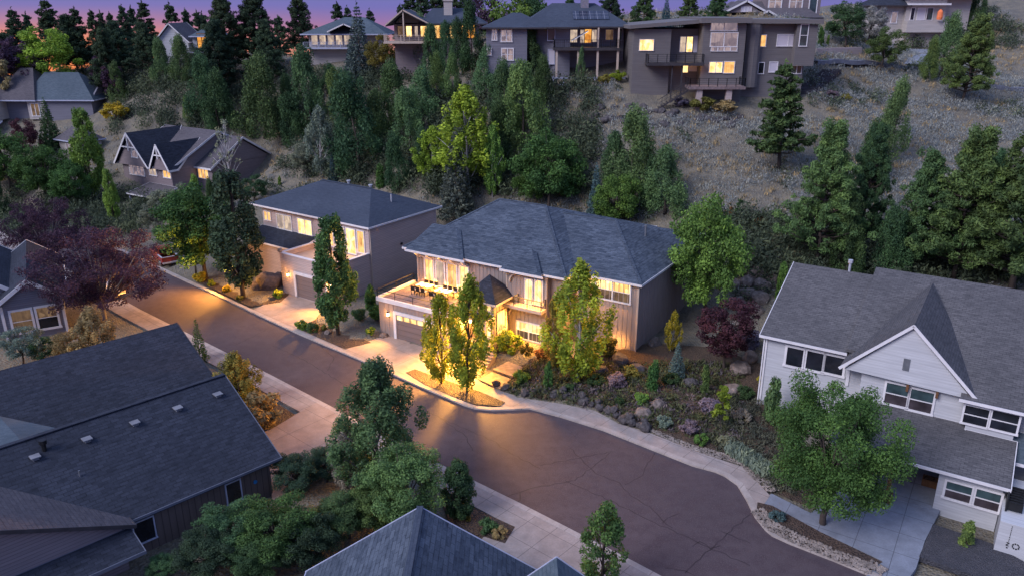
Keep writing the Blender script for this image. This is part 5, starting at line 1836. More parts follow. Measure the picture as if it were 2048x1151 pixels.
# junipers and cedars of the slope
g_ = 'junipers and cedars on the slope'
for px, pb, pt, wk, colr, lab in [
    (330, 170, 82, .8, 'jun', 'pair mate juniper below the white gable, the left of the two'),
    (366, 170, 78, 1.1, 'jun', 'broader juniper right under the amber garden room'),
    (240, 205, 130, 1.1, 'jun', 'grey green juniper in the brush of the left slope'),
    (410, 250, 120, 1.1, 'dark', 'dark juniper left of the big pine foot'),
    (440, 262, 150, 1.1, 'dark', 'dark juniper above the bare birch'),
    (382, 250, 192, .8, 'jung', 'fresh green round juniper beside the brushy clearing'),
    (530, 275, 122, 1.25, 'jun', 'wide grey green juniper right of the bare birch'),
    (580, 230, 150, 1.0, 'jun', 'juniper between the wide one and the pointed cedar'),
    (595, 290, 190, 1.1, 'dark', 'dark juniper low on the slope behind the taupe roof'),
    (622, 262, 98, .85, 'jun', 'pointed cedar with a sharp top in the middle of the left slope'),
    (655, 190, 130, 1.2, 'dark', 'dark cedar below the glowing balcony'),
    (685, 250, 140, 1.0, 'jung', 'yellowish juniper right of the pointed cedar'),
    (722, 345, 160, 1.1, 'dark', 'large dark juniper above the taupe house roof'),
    (760, 300, 185, .9, 'jun', 'juniper right of the large dark one'),
    (792, 265, 132, .95, 'dark', 'dark juniper below the olive round tree'),
    (820, 300, 180, .95, 'jun', 'juniper left of the lime aspen'),
    (847, 255, 138, 1.0, 'jun', 'tall juniper behind the lime aspen on its left'),
    (842, 135, 36, .85, 'jun', 'columnar cedar in front of the chalet deck'),
    (868, 150, 52, .8, 'dark', 'dark cedar right of the chalet deck'),
    (898, 140, 46, .75, 'dark', 'narrow cedar before the amber chalet windows'),
    (945, 140, 8, .85, 'dark', 'tall dark cedar at the right end of the chalet'),
    (925, 150, 40, .7, 'dark', 'cedar tucked left of the tall dark cedar'),
    (875, 195, 112, .9, 'jung', 'bright juniper below the chalet, the left of a close pair'),
    (903, 200, 112, .9, 'jung', 'bright juniper below the chalet, the right of a close pair'),
    (970, 200, 92, 1.0, 'jun', 'juniper below the left corner of the grey hip roofed house'),
    (1010, 250, 130, 1.0, 'jun', 'grey juniper under the hip roofed house'),
    (1045, 300, 128, 1.0, 'jung', 'big bright juniper below the hip roofed house'),
    (1063, 160, 58, .9, 'dark', 'dark dense cedar before the hip roofed house wall'),
    (1085, 210, 120, 1.0, 'dark', 'dark juniper under the posted deck'),
    (1158, 170, 100, .6, 'jun', 'slim grey juniper by the deck posts'),
    (1010, 330, 210, .9, 'dark', 'dark juniper behind the lime aspen on its right'),
    (1030, 350, 270, 1.1, 'jun', 'juniper low on the slope right of the lime aspen'),
    (1262, 385, 230, 1.4, 'jun', 'big juniper in the middle of the bare slope'),
    (1228, 370, 265, 1.3, 'jun', 'juniper leaning on the big slope juniper from the left'),
    (1330, 430, 298, 1.4, 'jun', 'grey juniper above the maple behind the lit house'),
    (1302, 420, 320, .8, 'dark', 'dark juniper filling between the slope junipers'),
    (1775, 318, 170, .72, 'jun', 'leaning juniper on the open grass slope at the right'),
    (1745, 360, 250, .9, 'dark', 'dark juniper below the leaning one'),
    (850, 345, 260, 1.0, 'dark', 'dark juniper behind the lime shrub'),
    (690, 345, 280, .8, 'dark', 'dark juniper behind the silver leaved tree'),
    (800, 380, 275, .9, 'dark', 'dark brushy juniper behind the taupe roof right end'),
    (1880, 150, 36, 1.05, 'jun', 'juniper beside the pale garage at the top right'),
    (1850, 160, 80, .9, 'jung', 'low juniper in front of the pale garage driveway'),
    (1948, 62, -30, .9, 'dark', 'dark cedar at the top right beside the tan house'),
]:
    T(px, pb, pt, 'juniper', colr, lab, g_, wk)
for px, pb, pt, wk, k, colr, nm, lab in [
    (771, 160, 68, 1.0, 'round', 'oliv', None, 'olive yellow round tree below the chalet deck'),
    (722, 160, 2, .95, 'spruce', 'fir', None, 'tall blue grey spruce right of the blue roofed house'),
    (704, 150, 72, .8, 'spruce', 'blue', None, 'smaller blue spruce in front of the tall one on the ridge'),
    (667, 366, 306, .8, 'spruce', 'blue', None, 'small blue spruce behind the taupe roof'),
    (645, 356, 215, .8, 'birch', 'sil', None, 'silver leaved olive tree behind the taupe roof'),
    (610, 350, 285, 1.1, 'round', 'sil', None, 'low silver bush left of the silver leaved tree'),
    (762, 378, 328, .9, 'upright', 'deep', None, 'small dark conifer at the taupe roof ridge'),
    (938, 385, 178, 1.45, 'birch', 'lime', None, 'big lime green aspen with white stems behind the lit house'),
    (865, 362, 255, 1.5, 'birch', 'lime', None, 'spreading lime shrub left of the big aspen'),
    (985, 400, 255, .7, 'birch', 'leaf', None, 'greener aspen at the right foot of the big lime aspen'),
    (914, 432, 250, .9, 'spruce', 'fir', None, 'pale grey fir just left of the lit house roof'),
    (1098, 430, 258, 1.0, 'maple', 'deep', None, 'tall dense green tree behind the lit house roof'),
    (1060, 425, 300, .8, 'round', 'deep', None, 'green tree left of the tall dense one behind the roof'),
    (1232, 462, 340, .95, 'maple', 'leaf', None, 'bright green tree above the right wing of the lit roof'),
    (1190, 440, 322, .7, 'spruce', 'blue', None, 'blue spruce half hidden behind the lit roof'),
    (1140, 80, -10, .9, 'bigpine', 'dark', None, 'dark pine behind the hip roofed house'),
    (1012, 60, -25, .9, 'round', 'leaf', None, 'green tree behind the left end of the hip roof'),
    (975, 60, -12, .8, 'round', 'plum', None, 'purplish tree between chalet and hip roofed house'),
    (1080, 50, -15, .9, 'bigpine', 'dark', None, 'dark pine above the middle of the hip roof'),
    (1220, 80, -25, .9, 'bigpine', 'navy', None, 'navy pine between the hip roofed and the modern house'),
    (1285, 70, -35, 1.0, 'bigpine', 'dark', None, 'dark pine behind the left end of the modern roof'),
    (1330, 65, -12, .8, 'spruce', 'blue', None, 'pale blue spruce behind the modern flat roof'),
    (1375, 60, -25, 1.0, 'bigpine', 'pine', None, 'green pine behind the modern roof'),
    (1430, 60, -22, 1.0, 'bigpine', 'dark', None, 'dark pine left of the craftsman house'),
    (1690, 95, 0, 1.2, 'round', 'dark', None, 'dark bushy tree right of the craftsman house'),
    (1735, 90, 10, 1.1, 'round', 'grey', None, 'grey twiggy tree left of the tan house'),
    (1762, 145, 52, 1.05, 'round', 'pine', None, 'round topped pine on the bank by the lane'),
    (1924, 205, 28, .9, 'bigpine', 'pine', None, 'open olive pine on the right slope with a bare trunk'),
    (1558, 345, 122, 1.05, 'pine', 'pine', None, 'tall open pine with orange green needles in front of the modern house'),
    (1632, 535, 240, .88, 'bigpine', 'jung', None, 'tall full pine left of a row behind the white house'),
    (1715, 500, 250, .7, 'bigpine', 'dark', None, 'dark pine behind the tall full one'),
    (1830, 545, 300, .9, 'bigpine', 'pine', None, 'middle pine behind the white house roof'),
    (1905, 560, 250, .95, 'bigpine', 'jung', None, 'broad pine behind the white house, second from the right edge'),
    (2020, 590, 215, 1.0, 'bigpine', 'pine', None, 'tallest pine at the right edge of the picture'),
    (1965, 520, 300, .8, 'bigpine', 'dark', None, 'dark pine between the two right edge pines'),
    (1690, 560, 400, .8, 'juniper', 'dark', None, 'dark juniper right behind the white house left roof'),
    (1780, 565, 420, 1.0, 'juniper', 'dark', None, 'low dark juniper behind the roof pipe'),
    (1408, 648, 392, .74, 'maple', 'leaf', None, 'large green maple at the right end of the lit house'),
    (1370, 600, 470, .7, 'round', 'deep', None, 'green tree under the maple at the back corner of the lit house'),
    (1448, 745, 590, 1.0, 'round', 'wine', 'plum_tree', 'wine red plum tree in the rock garden'),
    (1341, 705, 622, .9, 'birch', 'yel', None, 'small golden yellow tree at the lit house corner'),
    (1352, 758, 682, 1.0, 'spruce', 'blue', None, 'small pale blue spruce in the rock garden'),
    (1156, 762, 533, 1.05, 'birch', 'ygr', None, 'big yellow green birch in front of the lit house wall'),
    (1110, 740, 600, .55, 'birch', 'oliv', None, 'thin olive stem beside the yellow green birch'),
    (882, 770, 585, .78, 'birch', 'ygr', 'street_tree', 'left one of two lit street trees by the driveway'),
    (934, 788, 556, .8, 'birch', 'ygr', 'street_tree', 'right, taller one of two lit street trees by the driveway'),
    (676, 672, 430, .80, 'column', 'pear', None, 'columnar pear tree between the two driveways'),
    (487, 598, 342, .92, 'column', 'navy', None, 'dark egg shaped pear tree on the planted kerb bed'),
    (412, 556, 368, 1.05, 'maple', 'deep', None, 'rounded green tree left of the dark pear tree'),
    (392, 548, 420, .7, 'round', 'deep', None, 'lower green crown at the left foot of the rounded tree'),
    (190, 405, 218, .75, 'column', 'leaf', None, 'large leafy tree left of the brown gabled house'),
    (106, 300, 194, 1.0, 'spruce', 'dark', None, 'dense dark spruce before the far left grey house'),
    (55, 330, 235, 1.0, 'round', 'wine', 'plum_tree', 'dark red shrubby tree by the far left house'),
    (25, 400, 255, 1.0, 'maple', 'deep', None, 'green maple at the left edge, above the plum'),
    (95, 410, 282, 1.05, 'maple', 'deep', None, 'green maple left of the large leafy tree'),
    (150, 420, 320, 1.0, 'maple', 'deep', None, 'green maple low between plum and large leafy tree'),
    (8, 440, 365, 1.0, 'juniper', 'dark', None, 'dark conifer at the left picture edge beside the cottage'),
    (232, 455, 338, .6, 'column', 'leaf', None, 'leafy tree in front of the lit porch'),
    (232, 238, 200, 1.5, 'shrub', 'yel', None, 'yellow shrub mass behind the dark low roof'),
    (462, 385, 238, 1.0, 'bare', 'sil', 'bare_birch', 'bare white birch in front of the brown house'),
    (448, 420, 348, .9, 'juniper', 'dark', None, 'dark cedar below the bare birch, right one'),
    (428, 430, 362, .7, 'juniper', 'dark', None, 'dark cedar below the bare birch, left one'),
    (395, 425, 352, .7, 'upright', 'leaf', None, 'bright green cone of a shrub below the brown house'),
    (335, 440, 372, 1.2, 'round', 'sil', None, 'silvery bush in front of the brown house porch'),
    (372, 430, 366, 1.0, 'round', 'sil', None, 'silvery bush right of the porch post'),
    (310, 470, 400, 1.1, 'round', 'sil', None, 'silvery bush above the parked pickup'),
    (560, 372, 352, .9, 'upright', 'leaf', None, 'little bright conifer at the left corner of the taupe roof'),
    (510, 410, 350, 1.2, 'round', 'dark', None, 'dark bush between brown house and taupe roof'),
    (735, 960, 726, 1.0, 'round', 'dark', None, None),
]:
    if lab:
        T(px, pb, pt, k, colr, lab, None, wk, name=nm, bark='bark_pale' if (k == 'birch' and nm != 'street_tree') or nm == 'bare_birch' else 'bark', dens=1.4 if k == 'round' else 1.0, leafk=.75 if k == 'round' else 1.0)
# near trees
PL = at(190, 640, 0)
put_tree('plum_tree', 'huge spreading purple leaved plum tree beside the street at the left', 'tree', None, 'plum', at(212, 650, 0), 10.2, 1.05, GREEN['plum'], 0, 'bark_grey', 1.3, .9)
put_tree('plum_tree', 'second purple plum crown behind the huge one, next to the cottage roof', 'tree', None, 'plum', at(105, 540, 0), 9.0, .9, GREEN['plum'], 1, 'bark_grey', 1.0, 1)
T(1645, 1062, 752, 'maple', 'deep', 'round green maple on the kerb before the white house', None, .92, var=2, dens=3.2, leafk=.55)
T(752, 1000, 720, 'birch', 'jun', 'large dark green tree leaning over the near pavement', None, 1.12, var=1, dens=3.2, leafk=.58, name='ash_tree', bark='bark_grey')
T(700, 985, 850, 'birch', 'grey', 'grey leaved undertree at the left foot of the large dark tree', None, 1.0, name='olive_tree')
T(810, 1060, 890, 'maple', 'jung', 'bushy tree at the right foot of the large dark tree', None, 1.0, dens=1.6, leafk=.75)
T(918, 1045, 920, 'column', 'dark', 'dark cone shaped small tree beside the near pavement', None, 1.15, name='cone_tree')
T(1203, 1195, 1013, 'column', 'pear', 'young pear tree at the bottom edge beside the road', None, 1.1, dens=.5)
T(402, 722, 632, 'spruce', 'deep', 'thin little spruce at the end of the low dark roof', None, .75, dens=.5)
T(487, 815, 706, 'birch', 'oliv', 'amber tinted bushy tree at the corner of the low roofs', None, 1.5, name='hedge_tree')
T(468, 800, 745, 'shrub', 'oliv', 'rounded amber shrub against the low roof corner', None, 1.3)
T(520, 850, 782, 'shrub', 'tan', 'rust coloured shrub on the corner bed by the near driveway', None, 1.3)
T(205, 735, 618, 'birch', 'tan', 'sandy yellow bushy tree beside the cottage window', None, 1.3, name='hedge_tree')
T(150, 735, 660, 'round', 'tan', 'sandy shrub below the cottage window', None, 1.2, name='shrub', dens=1.4, leafk=.7)
T(50, 735, 655, 'round', 'sage', 'grey green bush under the cottage', None, 1.3, name='shrub', dens=1.4, leafk=.7)
T(90, 730, 672, 'round', 'dark', 'dark green bush beside the cottage corner', None, 1.3, name='shrub', dens=1.4, leafk=.7)
T(342, 812, 745, 'birch', 'sage', 'sprig of pale green growing between the two low roofs', None, 1.3, name='shrub', Y=56)
# shrubs bottom left
g_ = 'evergreen shrubs behind the low house'
for px, pb, pt, wk, colr, lab in [
    (600, 985, 905, 1.25, 'navy', 'dark spreading pine shrub at the driveway corner'),
    (655, 965, 898, 1.2, 'navy', 'dark pine shrub touching the large tree'),
    (470, 1110, 1010, 1.3, 'dark', 'pale leaved rhododendron against the brown wall'),
    (560, 1120, 1000, 1.3, 'pear', 'big green rhododendron in the middle of the side yard'),
    (420, 1150, 1060, 1.3, 'navy', 'green rhododendron at the bottom edge left'),
    (620, 1130, 1030, 1.2, 'navy', 'green rhododendron right in the side yard'),
    (520, 1160, 1080, 1.2, 'dark', 'dark rhododendron at the bottom edge centre'),
    (650, 1090, 1010, 1.1, 'oliv', 'olive bush beside the big green rhododendron'),
    (700, 1080, 985, 1.1, 'jun', 'light green bush between the roof tip and the large tree'),
    (760, 1060, 960, 1.1, 'jung', 'light green bush behind the roof tip'),
    (330, 1165, 1110, 1.2, 'dark', 'dark bush at the far left end of the side yard'),
]:
    T(px, pb, pt, 'maple', colr, lab, g_, wk * 1.15, name='evergreen_shrub', cat='shrub', dens=1.6, leafk=.8)
# garden of the lit house
for px, pb, pt, wk, k, colr, lab in [
    (1015, 705, 655, 1.0, 'shrub', 'ygr', 'bright leafy shrub beside the entrance steps'),
    (1052, 715, 682, .8, 'shrub', 'oliv', 'ornamental grass clump below the sash windows'),
    (1085, 722, 690, .9, 'shrub', 'aut', 'orange shrub at the base of the balcony bay'),
    (1120, 735, 700, .9, 'shrub', 'yel', 'golden shrub left of the yellow green birch'),
    (1215, 712, 668, .9, 'shrub', 'oliv', 'golden lit shrub against the board wall'),
    (1041, 770, 738, 1.0, 'shrub', 'leaf', 'round clipped shrub on the boulder edge by the steps'),
    (1096, 778, 722, .7, 'upright', 'deep', 'dark upright evergreen right of the clipped shrub'),
    (1304, 786, 722, .85, 'upright', 'deep', 'dark upright evergreen beside the blue spruce'),
    (1284, 812, 780, 1.0, 'shrub', 'leaf', 'round green shrub on top of the boulder wall'),
    (1240, 815, 790, 1.1, 'shrub', 'dark', 'low dark shrub behind the boulder wall'),
    (1408, 790, 728, .65, 'upright', 'jung', 'leaning green conifer in the rock garden'),
    (1440, 860, 770, .9, 'sapling', 'ygr', 'thin yellow green sapling in the rock garden'),
    (1540, 850, 755, .75, 'upright', 'jun', 'tall dark conifer at the white house corner'),
    (1525, 770, 748, 1.0, 'shrub', 'yel', 'yellow shrub at the white house corner'),
    (1328, 856, 828, 1.0, 'shrub', 'sage', 'grey green mound near the cobble edging'),
    (1378, 870, 836, 1.1, 'shrub', 'lav', 'lavender mound in the rock garden'),
    (1402, 890, 862, .9, 'shrub', 'leaf', 'small green mound on the cobble edging'),
    (1453, 896, 866, 1.0, 'shrub', 'sil', 'silver blue mound beside the pavement bend'),
    (1420, 830, 790, 1.0, 'shrub', 'lav', 'violet heather beside the thin sapling'),
    (1480, 850, 812, 1.0, 'shrub', 'grey', 'grey bush below the white house wall'),
    (1490, 800, 768, 1.0, 'shrub', 'dark', 'dark bush below the white house wall'),
    (1340, 770, 742, 1.0, 'shrub', 'dark', 'dark bush under the blue spruce'),
    (1190, 772, 745, 1.2, 'shrub', 'dark', 'dark bush under the yellow green birch'),
    (1230, 775, 742, 1.2, 'shrub', 'lav', 'mauve brush on the bark slope'),
    (1260, 760, 728, 1.0, 'shrub', 'oliv', 'olive bush on the bark slope'),
    (1140, 785, 765, 1.2, 'shrub', 'dark', 'dark creeping shrub above the boulders'),
    (1555, 1046, 1018, 1.1, 'shrub', 'blue', 'blue juniper mound on the kerb before the white house'),
    (1928, 1105, 1040, .9, 'upright', 'jung', 'drooping conifer in the dark gravel bed'),
    (1560, 600, 525, .6, 'upright', 'leaf', 'green conifer at the left roof edge of the white house'),
    (1475, 445, 395, .9, 'sapling', 'dark', 'dark sapling on the slope above the maple'),
    (1478, 520, 470, .9, 'upright', 'dark', 'dark conifer among the slope boulders'),
    (1520, 455, 430, 1.1, 'shrub', 'aut', 'orange shrub on the slope left of the pines'),
    (1460, 440, 412, .9, 'shrub', 'aut', 'red orange shrub on the slope above the maple'),
    (1750, 470, 430, .9, 'shrub', 'aut', 'orange shrub between the pines behind the white house'),
    (1462, 690, 640, 1.0, 'shrub', 'grey', 'pale twiggy bush behind the wine red plum'),
    (1500, 700, 655, 1.0, 'shrub', 'lav', 'mauve twiggy bush by the white house wall'),
    # kerb bed on the left
    (402, 566, 540, 1.0, 'shrub', 'yel', 'yellow shrub at the tip of the planted kerb bed'),
    (424, 576, 556, .9, 'shrub', 'ygr', 'yellow green shrub second from the tip of the kerb bed'),
    (453, 586, 568, 1.0, 'shrub', 'yel', 'golden shrub in the middle of the kerb bed'),
    (480, 604, 588, .9, 'shrub', 'oliv', 'low olive shrub at the foot of the dark pear tree'),
    (558, 598, 576, 1.0, 'shrub', 'ygr', 'yellow green mound beside the taupe garage driveway'),
    (605, 662, 636, .9, 'shrub', 'leaf', 'green shrub left of the columnar pear tree'),
    (625, 668, 640, .9, 'shrub', 'dark', 'darker shrub touching the columnar pear tree'),
    (648, 664, 646, .7, 'shrub', 'oliv', 'olive shrub at the foot of the columnar pear tree'),
    (742, 672, 650, 1.0, 'shrub', 'ygr', 'low yellow green shrub beside the lit driveway'),
    (742, 625, 570, .9, 'upright', 'deep', 'dark evergreen between taupe house and lit garage'),
    (760, 640, 605, 1.0, 'shrub', 'leaf', 'green shrub at the corner of the lit garage'),
    (720, 640, 612, 1.0, 'shrub', 'dark', 'dark shrub behind the columnar pear tree'),
    (975, 1070, 1035, 1.0, 'shrub', 'dark', 'dark shrub beside the roof at the near pavement'),
    (1000, 1078, 1048, .9, 'shrub', 'tan', 'tan grass mound beside the near pavement'),
    (930, 1050, 1020, .9, 'shrub', 'oliv', 'olive shrub under the dark cone shaped tree'),
    (1405, 222, 190, 1.6, 'shrub', 'oliv', 'tawny brush at the foot of the modern house piers'),
    (1450, 226, 196, 1.6, 'shrub', 'tan', 'pale dry brush right of the modern house piers'),
    (1360, 214, 192, 1.5, 'shrub', 'lav', 'mauve brush at the foot of the modern house stair'),
    (1235, 165, 138, 1.2, 'shrub', 'ygr', 'green shrub at the left foot of the modern house'),
    (1210, 170, 145, 1.2, 'shrub', 'oliv', 'olive shrub below the posted deck'),
    (1650, 128, 115, 1.4, 'shrub', 'sil', 'silver shrub beside the dark hill stair'),
    (1690, 205, 185, 1.5, 'shrub', 'oliv', 'tawny shrub below the dark hill stair'),
    (1665, 200, 178, 1.5, 'shrub', 'lav', 'dark mauve brush below the hill stair'),
    (1655, 90, 70, .8, 'upright', 'leaf', 'green conifer on the bank behind the modern house'),
    (1640, 95, 55, .8, 'upright', 'deep', 'slim conifer on the bank above the lane'),
    (1800, 70, 30, .8, 'upright', 'leaf', 'green conifer left of the pale garage door'),
]:
    T(px, pb, pt, k, colr, lab, None, wk, cat='tree' if k == 'sapling' else 'shrub')
# soft grey hedge along the pavement bend
hp = [at(1468, 905, .2), at(1500, 925, .2), at(1535, 950, .2)]
rng = np.random.default_rng(5)
cl_ = []
for a, b in zip(hp, hp[1:]):
    for k in range(5):
        p = a + (b - a) * k / 5
        cl_.append(((p[0], p[1], .55), (.7, .7, .5)))
V, F, t = leaves(cl_, 4500, .16, rng, .5, 2.6, .2, 1.2)
o = bpy.data.objects.new('hedge', fastmesh('hedge', V, F, 'foliage', t))
COL.objects.link(o)
o.color = GREEN['sage'] + (1,)
tag(o, 'low grey green lavender hedge along the pavement bend', 'hedge')
# ------------------------------------------------------------------ brush and grass of the slope
rng = np.random.default_rng(11)
pts = []
while len(pts) < 30000:
    p = np.array([rng.uniform(-95, 95), rng.uniform(66, 172)])
    z = ground([p])[0] if False else 0
    pts.append(p)
pts = np.array(pts)
gz_ = ground(pts)
boxes = [(15, 41, 106, 123), (-5, 18, 113, 129), (-22, -4, 132, 148), (-39, -22, 149, 162), (-73, -58, 164, 175), (65, 84, 147, 160), (36, 55, 142, 155)]
ok = gz_ > 2.6
for a, b, c, d in boxes:
    ok &= ~((pts[:, 0] > a) & (pts[:, 0] < b) & (pts[:, 1] > c) & (pts[:, 1] < d))
for h, (a0, a1, b0, b1) in ((M, (-25, 1, -8, 20)), (N, (-20, 1, -6, 13)), (R, (-1, 34, -10, 20)), (U, (-18, 1, -9, 12)), (HV, (-1, 23, -1, 11)), (Q, (-31, 1, -6, 12))):
    q = pts - h.O
    a, b = q @ h.u, q @ h.w
    ok &= ~((a > a0) & (a < a1) & (b > b0) & (b < b1))
pts = pts[ok]
# drifts of one kind and of the other, with bare ground left between
hn = hnoise(pts[:, 0] * 1.3 + 4, pts[:, 1] * 1.2)
hn2 = hnoise(pts[:, 0] * .8 - 9, pts[:, 1] * .9 + 5)
dp = np.column_stack([rng.uniform(0, 80, 16000), rng.uniform(76, 138, 16000)])
dz = ground(dp)
dk = (dz > 3.0) & (hnoise(dp[:, 0] * 1.9, dp[:, 1] * 1.7) > -.3)
for a, b, c, d in boxes:
    dk &= ~((dp[:, 0] > a) & (dp[:, 0] < b) & (dp[:, 1] > c) & (dp[:, 1] < d))
for h, (a0, a1, b0, b1) in ((M, (-25, 1, -8, 20)), (R, (-1, 34, -10, 20))):
    q = dp - h.O
    a, b = q @ h.u, q @ h.w
    dk &= ~((a > a0) & (a < a1) & (b > b0) & (b < b1))
dp = dp[dk]
scatter('sagebrush', np.vstack([pts[(hn > -.3)][:5000], dp[:9000]]), .58, (.31, .33, .34), 330000, 3, .3, 1.2, .8, .2)
scatter('dry_grass', pts[(hn <= .35)][-7000:], .45, (.40, .31, .19), 90000, 4, .3, 2.2, .7, .36)
scatter('green_brush', pts[(hn2 > .3)][:1300], .8, (.10, .125, .085), 60000, 6, .3, .6, .85, .22)
wp = []
while len(wp) < 430:
    px, py = rng.uniform(370, 1190), rng.uniform(150, 395)
    if py > 345 + (px - 500) * .16 and px < 900 or (px < 560 and py > 250) or (px > 1000 and py < 170): continue
    wp.append(hit(px, py)[:2])
for x0, x1, y0, y1, n in ((120, 430, 112, 190, 120), (225, 450, 165, 270, 70), (0, 300, 395, 475, 110), (1690, 2040, 30, 100, 60), (1560, 2048, 470, 575, 120), (1440, 1560, 450, 560, 40)):
    for k in range(n):
        wp.append(hit(rng.uniform(x0, x1), rng.uniform(y0, y1))[:2])
scatter('undergrowth', np.array(wp), 1.5, (.085, .11, .07), 230000, 12, .3, .6, 1.0, .12)
# garden floor: bark litter, leaf litter and low plants in the rock garden
gp = []
for k in range(2000):
    u, v = rng.random(2)
    A_, B_ = at(1000 + 480 * u, 775 + 120 * u, .3), at(1060 + 420 * u, 715 + 20 * u, 1.0)
    p = A_ + (B_ - A_) * v
    gp.append(p[:2])
gp = np.array(gp)
gok = sdist(gp, ROADPOLY) > .8
for pl in FLATS:
    gok &= sdist(gp, pl) > .3
gp = gp[gok]
scatter('ground_cover', np.array(gp)[:900], .42, (.10, .115, .06), 22000, 8, .5, .8, .8, .3)
mp = np.array([hit(rng.uniform(1425, 1600), rng.uniform(790, 990))[:2] for k in range(420)])
mok = sdist(mp, ROADPOLY) > .8
for pl in FLATS:
    mok &= sdist(mp, pl) > .4
mp = mp[mok]
scatter('low_planting', np.array(mp), .4, (.115, .12, .09), 16000, 21, .5, .8, .8, .28)
scatter('heather', np.array(gp)[900:1150], .4, (.17, .14, .16), 9000, 13, .5, .8, .7, .3)
scatter('leaf_litter', np.array(gp)[1150:], .26, (.15, .10, .065), 16000, 9, .8, .2, .3)

# ------------------------------------------------------------------ boulders
def boulder_mesh(seed):
    rng = np.random.default_rng(seed)
    bm = bmesh.new()
    bmesh.ops.create_icosphere(bm, subdivisions=3, radius=1)
    ns = rng.normal(size=(9, 3))
    ns /= np.linalg.norm(ns, axis=1)[:, None]
    dd = .62 + .28 * rng.random(9)
    for v in bm.verts:
        c = np.array(v.co)
        s = 1.0
        for n, d in zip(ns, dd):
            q = c @ n
            if q > d:
                c = c - n * (q - d) * .85
        c = c * (1 + .05 * math.sin(c[0] * 7 + seed) * math.sin(c[1] * 6 + c[2] * 5))
        v.co = c
    me = bpy.data.meshes.new('boulder')
    bm.to_mesh(me)
    bm.free()
    return me
BM = [boulder_mesh(s) for s in range(5)]
for m in BM:
    m.materials.append(MATS['rock_dark'])
BT = [m.copy() for m in BM]
for m in BT:
    m.materials.clear()
    m.materials.append(MATS['rock_tan'])
def boulder(p, s, label, group, tan=False, i=0, fz=.8):
    o = bpy.data.objects.new('boulder', (BT if tan else BM)[i % 5])
    COL.objects.link(o)
    o.location = tuple(p)
    o.scale = (s, s * (.75 + .3 * ((i * 37) % 10) / 10), s * fz)
    o.rotation_euler = (.2 * math.sin(i), .2 * math.cos(i * 2), i * 1.7)
    tag(o, label, 'boulder', group)
bi = 0
wl = [(992, 771), (1012, 777), (1030, 783), (1050, 789), (1070, 786), (1090, 788), (1110, 793), (1130, 796), (1150, 800), (1168, 806), (1184, 812), (1200, 818), (1216, 824), (1232, 834), (1248, 842), (1263, 848), (1278, 853), (1292, 857)]
for k, (px, py) in enumerate(wl):
    z = .35
    boulder(at(px, py - 4, z), .42 + .12 * math.sin(k * 2.3), 'dark basalt boulder in the low wall along the pavement', 'boulders of the low garden wall', False, k)
    if k > 5 and k % 2:
        boulder(at(px - 4, py - 16, .7), .38 + .1 * math.sin(k), 'dark basalt boulder in the low wall along the pavement', 'boulders of the low garden wall', False, k + 3)
for k, (px, py, s, t, lab) in enumerate([(1285, 832, .8, True, 'broad tan flat topped boulder above the low wall'), (1318, 818, .7, True, 'small tan boulder right of the flat topped one'), (1240, 728, 1.0, False, 'dark boulder on the bark slope below the board wall'),
        (1200, 750, .8, False, 'dark boulder left on the bark slope'), (1275, 745, .8, False, 'dark boulder under the upright evergreen'), (1310, 690, .8, False, 'dark boulder at the corner of the lit house'),
        (1380, 770, .7, False, 'dark boulder left of the leaning conifer'), (1480, 745, 1.0, True, 'pale boulder beside the wine red plum'), (1465, 790, .9, True, 'pale boulder in the dry stream of the rock garden'), (1500, 720, .9, True, 'pale boulder near the white house corner'),
        (540, 572, 1.7, True, 'large pale boulder behind the dark pear tree'), (556, 566, 1.3, True, 'pale boulder against the taupe garage'), (515, 578, .9, True, 'low pale boulder beside the dark pear trunk'),
        (782, 668, .6, True, 'small tan boulder at the lit garage corner'), (768, 676, .5, True, 'smallest tan boulder beside the lit driveway'), (655, 668, .5, True, 'grey stone at the pear tree foot')]):
    p = hit(px, py)
    p[2] += s * .2
    boulder(p, s, lab, None, t, k + 1)
g_ = 'boulders stepping up the slope behind the maple'
for k, (px, py, s) in enumerate([(1490, 540, 1.1), (1515, 548, 1.2), (1500, 566, 1.1), (1525, 575, 1.2), (1496, 590, 1.0), (1520, 600, 1.1), (1478, 610, 1.0), (1508, 625, 1.0), (1485, 640, 1.0), (1465, 655, .9), (1535, 530, 1.0), (1510, 520, 1.0), (1545, 556, 1.0), (1470, 575, 1.0)]):
    p = hit(px, py)
    boulder(p, s, 'grey boulder in the stepped rockery behind the maple', g_, True, k)
g_ = 'dark rocks of the outcrop under the modern house'
for k in range(34):
    px, py = 1175 + k * 9.2, 222 + 10 * math.sin(k * 1.9) + (k % 3) * 8 + max(0, k - 12) * .7
    boulder(hit(px, py) - np.array([0, 0, .15]), .5 + .4 * abs(math.sin(k * 2.7)), 'dark rock in the outcrop under the modern house', g_, False, k, .7)
